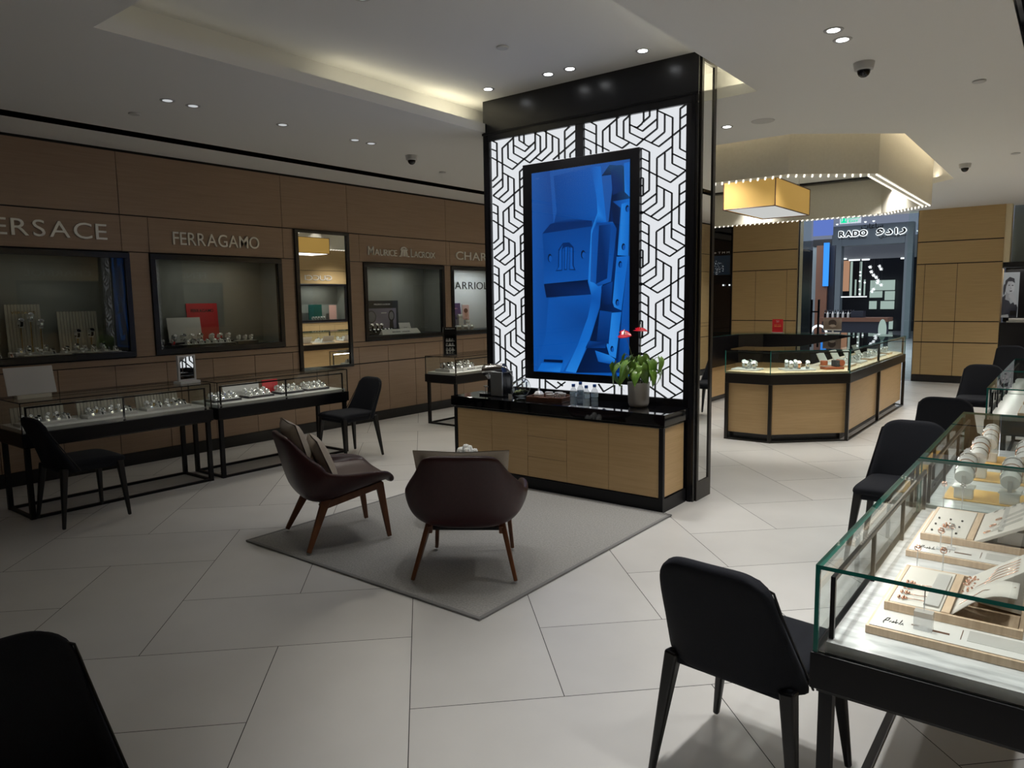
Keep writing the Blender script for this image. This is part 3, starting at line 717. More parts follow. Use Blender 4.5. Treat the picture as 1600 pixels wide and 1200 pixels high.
# ================================================================== THE SIDEBOARD IN FRONT OF IT
QX0, QX1, QY0, QY1 = -4.455, -2.365, 4.835, 5.235
sd = thing('sideboard', 'black framed oak sideboard with black top in front of the lit partition', 'sideboard', (0, 0, 0))
mb = MB(); mb.box(QX0-.02, QY0-.02, .662, QX1+.02, QY1+.0135, .750); mb.box(QX0-.012, QY0-.012, .645, QX1+.012, QY1, .655)
mb.build('worktop', 'blackgloss', sd, bevel=.003)
MB().box(QX0+.02, QY0+.02, .09, QX1-.02, QY1, .645).build('carcass', 'gap', sd)
mb = MB(); mb.box(QX0, QY0, 0, QX1, QY0+.03, .105); mb.box(QX1-.03, QY0+.03, 0, QX1, QY1, .105); mb.box(QX0, QY0+.03, 0, QX0+.03, QY1, .105)
mb.build('plinth', 'black', sd)
for x in (QX0, QX1-.035):
    MB().box(x, QY0, .105, x+.035, QY0+.03, .645).build('corner_post', 'black', sd)
MB().box(QX1-.019, QY0+.03, .115, QX1-.008, QY1-.03, .640).build('end_panel', 'oak', sd)
MB().box(QX0+.008, QY0+.03, .115, QX0+.019, QY1-.03, .640).build('end_panel', 'oak', sd)
cut = [QX0+.037]+[at(700+x/4, 700, 1, QY0).x for x in (275, 496, 740, 1002)]+[QX1-.037]
for i in range(5):
    a, b = cut[i]+.0015, cut[i+1]-.0015
    if i == 2:
        for z0, z1 in ((.113, .285), (.288, .462), (.465, .640)): MB().box(a, QY0+.004, z0, b, QY0+.022, z1).build('drawer', 'oak', sd)
    else: MB().box(a, QY0+.004, .113, b, QY0+.022, .640).build('door', 'oak', sd)

# ------------------------------------------------------------------ things on the sideboard
TZ = .750
cm = thing('coffee_machine', 'black and silver capsule coffee machine at the left of the sideboard', 'coffee machine', (-4.13, 5.03, TZ), 0)
MB().box(-.145, -.05, 0, .02, .09, .018).build('base', 'blacksoft', cm, bevel=.004)
MB().box(-.02, -.045, .012, .125, .085, .215).build('body', 'blacksoft', cm, bevel=.01)
MB().box(.0, -.062, .006, .135, -.045, .225).build('side_panel', 'machine', cm, bevel=.012, segs=3)
MB().box(.0, .085, .006, .135, .10, .225).build('side_panel', 'machine', cm, bevel=.012, segs=3)
mb = MB(); mb.cyl((-.10, .02, .225), (.10, .02, .25), .045, n=20); mb.build('brewing_head', 'steel', cm, smooth='auto')
mb = MB(); mb.cyl((-.128, .02, .222), (-.098, .02, .226), .05, .046, n=20); mb.build('front_cap', 'chrome', cm, smooth='auto')
mb = MB(); mb.beam((-.10, .02, .20), (-.075, .02, .145), .05, .04, .02, .018); mb.build('spout', 'steel', cm, bevel=.003)
mb = MB(); mb.tube([(-.10, -.03, .272), (.03, -.035, .285), (.135, .0, .26), (.15, .02, .23)], .007); mb.build('lever', 'chrome', cm, smooth=True)
mb = MB(); mb.cyl((-.09, .02, .075), (-.09, .02, .082), .05, n=18); mb.cyl((-.13, .02, 0), (-.13, .02, .08), .004); mb.build('cup_rack', 'chrome', cm)
mb = MB(); mb.tube([(.14, .05, .21), (.17, .06, .17), (.155, .06, .10), (.175, .07, .03)], .003, 5); mb.build('power_cord', 'cuff', cm)

bw = thing('glass_bowl', 'tilted round glass bowl of green pods beside the coffee machine', 'bowl', (-3.86, 5.07, TZ))
T = Matrix.Translation((0, 0, .088)) @ Matrix.Rotation(rad(-38), 4, 'Y')
prof = [(.086*cos(t), .086*sin(t)) for t in [(-pi/2)+k*(pi/2+.62)/12 for k in range(13)]]
mb = MB(); mb.M = T; mb.lathe([(max(r, .001), z) for r, z in prof], n=28); mb.build('bowl_glass', 'bowl', bw, smooth=True, solid=.003)
mb = MB(); mb.M = T; mb.lathe([(.070+.003*cos(t), .050+.003*sin(t)) for t in [k*pi/4 for k in range(9)]], n=28); mb.build('rim', 'bottle', bw, smooth=True)
mb = MB()
for k in range(70):
    a = random.uniform(0, 2*pi); r = .058*sqrt(random.random()); z = .025+random.uniform(0, .035)
    mb.ball((r*cos(a), r*sin(a)*.95, z), random.uniform(.008, .014), None, .007, n=6, m=4)
o = mb.build('green_pods', 'pods', bw, smooth=True); o['kind'] = 'stuff'

tag(MB().box(-3.875, 4.905, TZ, -3.835, 4.907, TZ+.045).build('price_card', 'cuff'), 'tiny white card in front of the glass bowl', 'card')
ty = thing('serving_tray', 'brown leather tray carrying white cups on the sideboard', 'tray', (-3.52, 5.03, TZ), rad(8))
mb = MB(); mb.box(-.17, -.12, 0, .17, .12, .008)
for a in ((-.17, -.12, .17, -.108), (-.17, .108, .17, .12), (-.17, -.108, -.158, .108), (.158, -.108, .17, .108)): mb.box(a[0], a[1], .008, a[2], a[3], .042)
mb.build('tray_body', 'trayleather', ty, bevel=.004)
mb = MB(); mb.tube([(-.045, -.122, .03), (-.03, -.126, .036), (.03, -.126, .036), (.045, -.122, .03)], .005, 6); mb.build('handle', 'trayleather', ty, smooth=True)
def cup(x, y, h, r, label, kind='cup'):
    t = thing(kind, label, kind.replace('_', ' '), (-3.52+x, 5.03+y, TZ+.0085), random.uniform(0, 6))
    MB().lathe([(0, .001), (r*.62, 0), (r*.7, .004), (r, h), (r*.93, h), (r*.6, .006), (0, .008)], n=20).build('cup_body', 'porcelain', t, smooth='auto')
    mb = MB(); mb.tube([(r*.9, 0, h*.8), (r*1.35, 0, h*.75), (r*1.4, 0, h*.4), (r*.8, 0, h*.25)], .0035, 6); mb.build('handle', 'porcelain', t, smooth=True)
pot_ = thing('sugar_pot', 'white lidded pot at the left end of the brown tray', 'pot', (-3.63, 5.02, TZ+.0085))
MB().lathe([(0, 0), (.03, 0), (.044, .02), (.044, .042), (.036, .052), (0, .054)], n=20).build('pot_body', 'porcelain', pot_, smooth='auto')
MB().lathe([(.038, .051), (.03, .062), (.008, .070), (.008, .078), (.010, .083), (0, .086)], n=16).build('lid', 'porcelain', pot_, smooth='auto')
cup(-.025, .02, .06, .036, 'white cup in the middle of the brown tray'); cup(.058, .05, .06, .036, 'white cup behind the middle of the brown tray')
cup(.045, -.06, .055, .034, 'white cup near the front of the brown tray'); cup(.125, .0, .06, .034, 'white cup at the right end of the brown tray')

def bottle(px, py, label):
    p = at(px, py, 2, TZ); t = thing('water_bottle', label, 'water bottle', (p.x, p.y+.02, TZ), random.uniform(0, 6), 'water bottles on the sideboard')
    prof = [(.001, .002), (.024, 0), (.028, .006), (.029, .03), (.026, .036), (.029, .042), (.029, .062), (.0265, .068), (.029, .074), (.029, .110), (.025, .128), (.014, .146), (.0125, .158)]
    MB().lathe(prof, n=20).build('bottle_body', 'bottle', t, smooth=True)
    MB().lathe([(0, .003), (.0255, .003), (.0265, .10), (0, .1005)], n=16).build('water', 'water', t, smooth='auto')
    MB().lathe([(.0295, .075), (.0297, .105), (.0290, .105), (.0290, .075), (.0295, .075)], n=20, a0=0, a1=pi*1.3).build('paper_label', 'labelblue', t)
    MB().lathe([(0, .154), (.0145, .154), (.0145, .174), (.012, .176), (0, .176)], n=16).build('cap', 'bluecap', t, smooth='auto')
bottle(894, 634, 'clear water bottle with blue cap nearest the brown tray')
bottle(905, 630, 'clear water bottle with blue cap behind the others in the group of four')
bottle(914, 637, 'clear water bottle with blue cap in front, third from the tray')
bottle(927, 635, 'clear water bottle with blue cap nearest the potted plant')

# anthurium
ap = thing('potted_anthurium', 'red flowered anthurium in a pale grey pot on the sideboard', 'potted plant', (-2.717, 5.11, TZ))
MB().lathe([(0, .0), (.062, 0), (.074, .008), (.082, .03), (.088, .195), (.082, .195), (.076, .17), (0, .17)], n=32).build('pot', 'pot', ap, smooth='auto')
MB().lathe([(0, .175), (.078, .172)], n=20).build('soil', 'soil', ap)
def leaf_mesh(L, W, droop, fold=.25):
    mb = MB()
    def fn(u, v):
        t = v; s = (u-.5)*2
        wdt = W*(sin(pi*min(1, t*1.02+.10))**.75)*(1-.35*t)*(1.25 if t < .25 else 1)
        back = -.16*L*max(0, 1-t*3.2)*abs(s)**1.5
        x = s*wdt/2; y = t*L+back; z = -droop*L*t*t+abs(s)*fold*wdt*.5
        return (x, y, z)
    mb.grid(fn, 6, 9); return mb
stems = MB()
LEAVES = [(-150, .17, .10, .28, .13), (-172, .21, .06, .27, .12), (165, .15, .15, .25, .12), (-120, .10, .07, .26, .14), (-60, .12, .10, .24, .13), (-95, .06, .13, .27, .12), (-20, .13, .16, .23, .13), (8, .18, .11, .25, .11),
          (35, .14, .06, .2, .12), (70, .10, .12, .22, .12), (110, .12, .16, .24, .12), (140, .08, .18, .2, .11), (-140, .07, .19, .22, .13), (-40, .06, .20, .22, .12), (20, .07, .21, .2, .11), (-160, .12, .21, .18, .10), (-5, .20, .19, .19, .09), (-75, .13, .04, .2, .11), (-110, .15, .14, .22, .13), (185, .23, .11, .18, .1), (-30, .17, .05, .2, .1)]
for k, (a, r, z, L, W) in enumerate(LEAVES):
    a = rad(a); L *= .60; W *= .95; bx, by, bz = cos(a)*r*.95, sin(a)*r*.62, .26+z*.72
    stems.tube([(cos(a)*.02, sin(a)*.02, .17), (bx*.45, by*.45, bz*.80), (bx*.8, by*.8, bz*1.0), (bx, by, bz)], .0022, 5)
    lm = leaf_mesh(L, W*.82, .75+.3*random.random()); lm_o = lm.build('leaf', 'leaf', ap, smooth=True, solid=.0012)
    lm_o.location = (bx, by, bz); lm_o.rotation_euler = (rad(random.uniform(-62, -25)), random.uniform(-.35, .35), a-pi/2+random.uniform(-.3, .3))
stems.build('stems', 'stem', ap, smooth=True)['kind'] = 'stuff'
for (x, z, tx, lab) in ((-.105, .575, .0, 'red spathe flower turned to the left'), (.035, .615, .0, 'red spathe flower standing highest')):
    mb = MB(); mb.tube([(0, 0, .17), (x*.4, -.01, .36), (x, -.02, z)], .0016, 5); st_ = mb.build('flower_stalk', 'stem', ap, smooth=True)
    fl_ = leaf_mesh(.105, .105, .15, .12).build('spathe', 'redflower', st_, smooth=True, solid=.001)
    fl_.location = (x-.045, -.03, z-.004); fl_.rotation_euler = (rad(0), rad(38 if x < 0 else 15), rad(-78))
    sp_ = MB().tube([(0, 0, 0), (.004, 0, .018), (.002, 0, .04)], [.004, .0038, .002], 7).build('spadix', 'petal', st_, smooth=True); sp_.location = (x-.012, -.025, z)

# ================================================================== RUG AND LOUNGE CORNER
rg_ = thing('area_rug', 'rectangular grey flecked rug under the two burgundy lounge chairs', 'rug', (0, 0, 0))
MB().box(-4.35, 2.65, .0005, -2.305, 4.80, .012).build('pile', 'rug', rg_, bevel=.003)
mb = MB()
for a in ((-4.372, 2.628, -2.283, 2.65), (-4.372, 4.80, -2.283, 4.822), (-4.372, 2.65, -4.35, 4.80), (-2.305, 2.65, -2.283, 4.80)): mb.box(a[0], a[1], .0005, a[2], a[3], .013)
mb.build('binding', 'rugedge', rg_, bevel=.003)

def lounge_chair(loc, rz, label):
    t = thing('lounge_chair', label, 'armchair', loc, rz, 'burgundy lounge chairs')
    # moulded shell: rows from the front edge of the seat, down, and up the back
    rows = [  # y centre, z centre, half width, side lift, side forward
        (.325, .375, .28, .03, -.03), (.315, .415, .305, .055, -.02), (.20, .400, .335, .095, .0), (.06, .365, .350, .135, .0), (-.08, .325, .350, .180, .02),
        (-.18, .300, .342, .225, .045), (-.255, .345, .332, .195, .10), (-.290, .44, .315, .125, .13), (-.315, .54, .285, .06, .105), (-.340, .64, .245, .012, .075), (-.36, .715, .212, -.005, .05), (-.368, .755, .19, -.02, .035)]
    mb = MB(); NU = 12
    def fn(u, v):
        f = v*(len(rows)-1); i = min(int(f), len(rows)-2); k = f-i
        r = [a*(1-k)+b*k for a, b in zip(rows[i], rows[i+1])]
        s = (u-.5)*2; e = abs(s)
        return (r[2]*math.sin(s*pi/2*.92)/math.sin(pi/2*.92), r[0]+r[4]*e**3, r[1]+r[3]*e**3.2)
    mb.grid(fn, NU, len(rows)-1)
    mb.build('shell', 'leather', t, solid=.042, subsurf=2)
    mb = MB()     # seat pad
    def fs(u, v):
        s = (u-.5)*2; y = .30-.50*v; z = .428-.05*v+.018*sin(pi*u)*sin(pi*v)+.06*abs(s)**3*(.3+v)
        return (s*.27, y, z)
    mb.grid(fs, 10, 8); mb.build('seat_pad', 'leather', t, solid=.028, subsurf=1)
    for sx in (-1, 1):
        mb = MB(); mb.beam((sx*.215, .235, .385), (sx*.245, .285, .012), .030, .055, .022, .030); mb.build('leg', 'walnut', t, bevel=.006)
        mb = MB(); mb.beam((sx*.205, -.115, .345), (sx*.295, -.275, .012), .032, .062, .022, .030); mb.build('leg', 'walnut', t, bevel=.006)
        mb = MB(); mb.beam((sx*.208, -.17, .275), (sx*.216, .26, .375), .028, .05, .028, .045); mb.build('side_rail', 'walnut', t, bevel=.006)
    mb = MB(); mb.box(-.20, -.13, .262, .20, -.09, .278); mb.box(-.20, .16, .345, .20, .20, .362); mb.build('underframe', 'black', t)
    return t
lounge_chair((-3.935, 3.06, .013), rad(-22.2), 'burgundy leather lounge chair facing away to the right with two cushions')
lounge_chair((-2.816, 3.16, .013), rad(34.7), 'burgundy leather lounge chair seen squarely from behind with its back to us')
def cushion(name, chair, local, rot, sx, sy, label, matn='linen', th=.06):
    cx_, cy_, cz, rz = chair
    t = MB()
    for sgn in (1, -1):
        def fn(u, v, sgn=sgn):
            a, b = (u-.5)*2, (v-.5)*2; k = max(0, (1-a**4)*(1-b**4))**.55
            pin = 1-.07*(1-abs(a))*b*b; pin2 = 1-.07*(1-abs(b))*a*a
            return (a*sx/2*pin2, b*sy/2*pin, sgn*(.004+th*k))
        t.grid(fn, 12, 12)
    o = t.build(name, matn, None, smooth=True)
    R = Matrix.Translation((cx_, cy_, cz)) @ Matrix.Rotation(rz, 4, 'Z') @ Matrix.Translation(local) @ Matrix.Rotation(rot[2], 4, 'Z') @ Matrix.Rotation(rot[0], 4, 'X') @ Matrix.Rotation(rot[1], 4, 'Y')
    o.matrix_world = R
    return tag(o, label, 'cushion')
L1 = (-3.935, 3.06, .013, rad(-22.2)); L2 = (-2.816, 3.16, .013, rad(34.7))
cushion('cushion', L1, (-.01, -.235, .625), (rad(108), 0, 0), .42, .42, 'pale beige square cushion leaning on the back of the left lounge chair', th=.05)
cushion('cushion', L1, (.06, -.10, .565), (rad(112), 0, rad(-6)), .38, .32, 'greyer beige cushion in front of the other on the left lounge chair', th=.045)
cushion('cushion', L2, (0, -.235, .575), (rad(105), 0, 0), .54, .40, 'wide beige cushion peeping over the back of the rear-facing lounge chair', th=.045)
ct = thing('coffee_table', 'small round dark table hidden behind the rear-facing lounge chair', 'side table', (-3.52, 3.86, .013))
MB().lathe([(0, .368), (.20, .368), (.205, .374), (.20, .38), (0, .38)], n=32).build('table_top', 'blacksoft', ct)
MB().cyl((0, 0, .01), (0, 0, .368), .02).build('column', 'black', ct)
MB().lathe([(0, 0), (.14, 0), (.14, .008), (.02, .014), (0, .014)], n=28).build('foot_plate', 'black', ct)
fw_ = thing('flower_arrangement', 'white rose arrangement on the small table behind the chair', 'flowers', (-3.50, 3.92, .3935))
MB().lathe([(0, 0), (.035, 0), (.05, .03), (.045, .10), (.04, .10), (.04, .01), (0, .01)], n=18).build('vase', 'blacksoft', fw_, smooth='auto')
for k, (x, y, z) in enumerate(((-.035, -.03, .085), (.035, -.03, .09), (.0, .03, .095), (.06, .02, .08), (-.06, .015, .08), (0, -.005, .11))):
    mb = MB()
    for q in range(9):
        a = q*2.4; r = .008+.0035*q
        mb.M = Matrix.Translation((x+cos(a)*r*.6, y+sin(a)*r*.6, z+.042-.0018*q)) @ Matrix.Rotation(a, 4, 'Z') @ Matrix.Rotation(rad(20+7*q), 4, 'Y')
        mb.ball((0, 0, 0), .020+.0012*q, .018, .0045, n=8, m=5)
    mb.build('blossom', 'petal', fw_, smooth=True)
for a in (-150, -60, 30, 170):
    lf = leaf_mesh(.07, .04, .4).build('leaf', 'leaf', fw_, smooth=True); lf.location = (cos(rad(a))*.04, sin(rad(a))*.04, .07); lf.rotation_euler.z = rad(a-90)

# ================================================================== BLACK DINING CHAIRS
def dining_chair(loc, rz, label):
    t = thing('dining_chair', label, 'chair', loc, rz, 'black upholstered chairs at the counters')
    mb = MB(); NV = 10
    def fn(u, v):
        s = (u-.5)*2; z = .415+.405*v; hw = .232-.058*v
        e = abs(s)
        if v > .82: hw *= 1-.22*((v-.82)/.18)**2.2
        y = -.20-.095*v-.03*v*v
        y += e**4*(.085*max(0, 1-v*1.35)**1.2)+.012*e*e
        zz = z-(.02*e**6 if v > .9 else 0)
        return (s*hw, y, zz)
    mb.grid(fn, 14, NV); mb.build('backrest', 'fabric', t, solid=.040, subsurf=1)
    mb = MB()
    def fs(u, v):
        s = (u-.5)*2; y = -.185+.425*v; hw = .212+.012*v
        return (s*hw, y, .463+.010*sin(pi*u)*sin(pi*v)-.012*max(0, v-.85)/.15-.006*abs(s)**6)
    mb.grid(fs, 10, 10); mb.build('seat', 'fabric', t, solid=.05, subsurf=1)
    # skirt under the seat
    MB().box(-.205, -.195, .40, .205, .220, .447).build('seat_frame', 'fabric', t, bevel=.014, segs=3)
    for sx, sy, a in ((-1, 1, 0), (1, 1, 0), (-1, -1, 0), (1, -1, 0)):
        mb = MB(); x0, y0 = sx*.192, (.20 if sy > 0 else -.185); x1, y1 = sx*.243, (.225 if sy > 0 else -.235)
        mb.beam((x0, y0, .44), (x1, y1, .012), .048, .048, .022, .024); mb.build('leg', 'piping', t, bevel=.008)
    mb = MB(); pts = []
    for k in range(0, 31):
        q = k/30
        if q < .36: u, v = 0, q/.36*.93
        elif q < .64: u, v = (q-.36)/.28, .985
        else: u, v = 1, (1-(q-.64)/.36)*.93
        p = fn(u, v); pts.append((p[0]*.985, p[1]+.016, p[2]-(.010 if v > .9 else 0)))
    mb.tube(pts, .004, 6); mb.build('piping', 'piping', t, smooth=True)
    return t
dc = dining_chair((-.785, 2.29, 0), rad(-5), 'black chair nearest to the right counter, seen from behind')
for loc, rz, lab in (
    ((-.77, 4.76, 0), rad(179), 'black chair facing us beside the second glass counter, second from the front'),
    ((-.775, 6.68, 0), rad(2), 'black chair with its back to us, third along the right counters'),
    ((-.79, 9.27, 0), rad(181), 'black chair facing us, fourth along the right counters'),
    ((-.78, 13.6, 0), rad(2), 'black chair farthest back at the right edge before the back wall'),
    ((-5.90, 2.22, 0), rad(0), 'black chair at the far left glass counter, seen from the side'),
    ((-5.93, 4.82, 0), rad(176), 'black chair facing us at the right end of the left counters'),
    ((-1.66, .49, 0), rad(-92), 'black chair cut by the lower left corner, closest to the camera')):
    dup(dc, loc, rz, lab)

# ================================================================== WATCHES, CUFFS AND BANGLES (small stock)
_wm = {}
def small(name, key, fn, mats, **kw):
    """one shared mesh for each kind of small part"""
    if key not in _wm:
        o = fn().build(name, mats, None, **kw); _wm[key] = o.data; o.name = 'tmp'; bpy.data.objects.remove(o)
    return _wm[key]
def part(name, me, parent, loc=(0, 0, 0)):
    o = bpy.data.objects.new(name, me); C.objects.link(o); o.parent = parent; o.location = loc; return o
def cuff_mb():
    mb = MB(); n = 9      # leaning C shaped cuff with a foot
    for k in range(n):
        a0 = rad(-30+k*30); a1 = rad(-30+(k+1)*30)
        p = lambda a, r: (r*cos(a)*1.0, r*sin(a))
        vs = []
        for a in (a0, a1):
            for r in (.024, .028):
                y, z = p(a, r)
                for x in (-.014, .014): vs.append((x, y, z+.036))
        mb.add(vs, [(0, 1, 5, 4), (2, 6, 7, 3), (0, 4, 6, 2), (1, 3, 7, 5), (0, 2, 3, 1), (4, 5, 7, 6)])
    mb.box(-.013, -.012, 0, .013, .014, .011); return mb
def wedge_mb():
    mb = MB(); mb.add([(-.017, -.03, 0), (.017, -.03, 0), (.017, .03, 0), (-.017, .03, 0), (-.017, -.024, .014), (.017, -.024, .014), (.017, .022, .048), (-.017, .022, .048)],
        [(0, 3, 2, 1), (4, 5, 6, 7), (0, 1, 5, 4), (1, 2, 6, 5), (2, 3, 7, 6), (3, 0, 4, 7)]); return mb
def watch(loc, rz, label, group, style='cuff', strap='silver', dial='dialwhite', stand='cuff', sc_=1.0, name='wristwatch'):
    t = thing(name, label, 'watch', loc, rz, group); t.scale = (sc_,)*3
    if style == 'cuff':
        part('display_cuff', small('display_cuff', ('cuff', stand), cuff_mb, stand), t)
        def sm():
            mb = MB(); n = 16
            for k in range(n):
                a0 = 2*pi*k/n; a1 = 2*pi*(k+1)/n; vs = []
                for a in (a0, a1):
                    for r in (.0285, .0315):
                        for x in (-.009, .009): vs.append((x, r*cos(a), r*sin(a)+.036))
                mb.add(vs, [(0, 1, 5, 4), (2, 6, 7, 3), (0, 4, 6, 2), (1, 3, 7, 5)])
            return mb
        part('strap', small('strap', ('strap', strap), sm, strap), t)
        T = Matrix.Translation((0, -.0245, .056)) @ Matrix.Rotation(rad(52), 4, 'X')
    else:
        part('display_cushion', small('display_cushion', ('wedge', stand), wedge_mb, stand), t)
        def sm():
            mb = MB(); mb.add([(-.0085, -.031, .001), (.0085, -.031, .001), (.0085, -.0255, .0165), (-.0085, -.0255, .0165), (.0085, .0225, .051), (-.0085, .0225, .051), (.0085, .031, .02), (-.0085, .031, .02)],
                [(0, 1, 2, 3), (3, 2, 4, 5), (5, 4, 6, 7)]); return mb
        part('strap', small('strap', ('strap2', strap), sm, strap), t)
        T = Matrix.Translation((0, -.002, .036)) @ Matrix.Rotation(rad(36), 4, 'X')
    def cs(): mb = MB(); mb.M = T; mb.lathe([(0, 0), (.0165, 0), (.0185, .003), (.0175, .0075), (.0145, .0085), (.0145, .0075)], n=16); return mb
    def dl(): mb = MB(); mb.M = T; mb.lathe([(0, .008), (.0148, .0078)], n=16); return mb
    part('case', small('case', ('case', style, 'silver' if strap != 'rosegold' else 'rosegold'), cs, 'silver' if strap != 'rosegold' else 'rosegold', smooth='auto'), t)
    part('dial', small('dial', ('dial', style, dial), dl, dial), t)
    return t
def row_of_watches(p0, p1, n, rz, where, group, styles, sc_=1.0, skip=()):
    """n watches from p0 to p1; 'where' ends each label"""
    for k in range(n):
        if k in skip: continue
        f = k/(n-1) if n > 1 else .5; s = styles[k % len(styles)]
        p = [a+(b-a)*f for a, b in zip(p0, p1)]
        desc = {'silver': 'steel', 'piping': 'black strap', 'brownwatch': 'brown strap', 'rosegold': 'rose gold', 'gold': 'gold', 'red': 'red strap', 'cuff': 'white strap'}[s[1]]
        if n == 1: lab = '%s watch %s' % (desc, where)
        else: lab = '%s watch, %s from left %s' % (desc, ORD[k], where)
        watch(p, rz+random.uniform(-.08, .08), lab, group, s[0], s[1], s[2], s[3] if len(s) > 3 else 'cuff', sc_)
RZL = rad(90)      # facing the shop from the left wall  (local -y  ->  +x)

# ================================================================== GLASS COUNTERS (tables with a glass box)
def glass_counter(label, x0, x1, y0, y1, deck='traywhite', z0=.56, z1=.66, zt=.90, rodside=1, legs=((0, 0), (1, 0), (0, 1), (1, 1)), posts=3, deckin=.035, edge=True):
    t = thing('glass_counter', label, 'glass counter', (0, 0, 0))
    MB().box(x0, y0, z0, x1, y1, z1).build('table_frame', 'black', t, bevel=.003)
    MB().box(x0+.015, y0+.015, z0-.012, x1-.015, y1-.015, z0).build('apron', 'blacksoft', t)
    MB().box(x0+deckin, y0+.02, z1, x1-deckin, y1-.02, z1+.03).build('deck', deck, t)
    for i, j in legs:
        x = x0+.02 if i == 0 else x1-.055; y = y0+.02 if j == 0 else y1-.055
        MB().box(x, y, 0, x+.035, y+.035, z0-.012).build('leg', 'black', t)
    for x in (x0+.02, x1-.055): MB().box(x+.005, y0+.055, .0, x+.030, y1-.055, .022).build('floor_rail', 'black', t)
    for y in (y0+.02, y1-.055): MB().box(x0+.055, y+.005, .0, x1-.055, y+.030, .022).build('floor_rail', 'black', t)
    g = .011 if edge else .008; gx0, gx1, gy0, gy1 = x0+.006, x1-.006, y0+.006, y1-.006
    def pane(a):
        mb = MB(); x_0, y_0, z_0, x_1, y_1, z_1 = a
        mb.box(*a); thin = min(range(3), key=lambda q: (x_1-x_0, y_1-y_0, z_1-z_0)[q])
        # narrow edge faces are green
        o = mb.build('glass_pane', ['glass', 'glassedge'] if edge else ['glass', 'black'], t)
        for p in o.data.polygons:
            if abs(p.normal[thin]) < .5: p.material_index = 1
        return o
    pane((gx0, gy0, zt-g, gx1, gy1, zt))
    pane((gx0, gy0, z1, gx0+g, gy1, zt-g)); pane((gx1-g, gy0, z1, gx1, gy1, zt-g))
    pane((gx0+g, gy0, z1, gx1-g, gy0+g, zt-g)); pane((gx0+g, gy1-g, z1, gx1-g, gy1, zt-g))
    # black lamp rail on posts along the customer side
    rx = (gx0+.035) if rodside < 0 else (gx1-.035); zr = zt-.045; ya, yb = gy0+.045, gy1-.045
    mb = MB(); mb.box(rx-.006, ya-.006, zr-.006, rx+.006, yb+.006, zr+.006); mb.build('lamp_rail', 'black', t)
    for k in range(posts):
        y = ya+(yb-ya)*k/(posts-1); mb = MB(); mb.box(rx-.006, y-.006, z1, rx+.006, y+.006, zr-.006); mb.cyl((rx, y, z1), (rx, y, z1+.012), .013, n=12); mb.build('lamp_post', 'black', t)
    return t
GC = 'white lacquered'
t1 = glass_counter('long glass counter at far left beside the side-on black chair', -6.69, -6.15, 1.93, 3.45, rodside=1, edge=False)
t2 = glass_counter('glass counter between the table mirror and the facing black chair', -6.69, -6.15, 3.50, 5.01, rodside=1, edge=False)
t3 = glass_counter('small glass counter beside the black partition on the left', -6.75, -6.20, 6.77, 8.30, rodside=1, edge=False)
ta = glass_counter('nearest glass counter at lower right with open jewellery books', -.51, .045, 1.925, 3.495, deck='marble', rodside=-1, posts=4)
tb = glass_counter('second glass counter on the right holding white bangle rolls', -.51, .045, 3.515, 5.05, deck='marble', rodside=-1, posts=4)
tc = glass_counter('third glass counter on the right behind the facing chair', -.51, .045, 6.43, 7.95, deck='traywhite', rodside=-1, posts=4)
td = glass_counter('fourth glass counter on the right, farthest back', -.51, .045, 7.97, 9.50, deck='traywhite', rodside=-1, posts=4)
# lamp strips under the lamp rails
for (x, y0, y1, p) in ((-.465, 1.98, 3.44, 1.6), (-.465, 3.56, 5.0, 1.6), (-.465, 6.48, 7.9, .8), (-.465, 8.0, 9.45, .8)):
    area('rail_lamp', (x+.012, (y0+y1)/2, .848), .012, y1-y0, p, NEUT, (0, rad(-35), 0))
for (x, y0, y1, p) in ((-6.192, 1.98, 3.4, .22), (-6.192, 3.55, 4.96, .7), (-6.24, 6.82, 8.2, 1.6)):
    area('rail_lamp', (x-.012, (y0+y1)/2, .848), .012, y1-y0, p, NEUT, (0, rad(35), 0))

# ================================================================== THE CORNER SHOWCASE (under the hanging ring)
OUTP = [(-3.11, 7.90), (-2.60, 7.90), (-1.93, 8.52), (-1.93, 11.75), (-2.60, 12.40), (-4.26, 12.40), (-4.93, 11.75), (-4.93, 8.9)]
WD = .62
isl = thing('corner_showcase', 'large oak and bronze corner showcase with glass top under the hanging ring', 'showcase', (0, 0, 0))
def band(path, d0, d1, z0, z1):
    a = offset_path(path, d0); b = offset_path(path, d1); mb = MB(); n = len(path)
    vs = [(*p, z) for z in (z0, z1) for p in a+b]
    m = 2*n; fs = []
    for k in range(n-1):
        fs += [(k, k+1, n+k+1, n+k), (m+k, m+n+k, m+n+k+1, m+k+1), (k, m+k, m+k+1, k+1), (n+k, n+k+1, m+n+k+1, m+n+k)]
    fs += [(0, n, m+n, m), (n-1, m+n-1, m+2*n-1, 2*n-1)]
    return mb.add(vs, fs)
band(OUTP, 0, WD, .645, .755).build('top_frame', 'bronze', isl, bevel=.003)
band(OUTP, .03, WD-.02, .755, .775).build('deck', 'oak_top', isl)
band(OUTP, .045, WD-.05, .085, .645).build('oak_cabinet', 'oak', isl)
band(OUTP, .10, WD-.10, 0, .085).build('plinth', 'blacksoft', isl)
band(OUTP, .0, .03, 0, .012).build('floor_rail', 'bronze', isl)
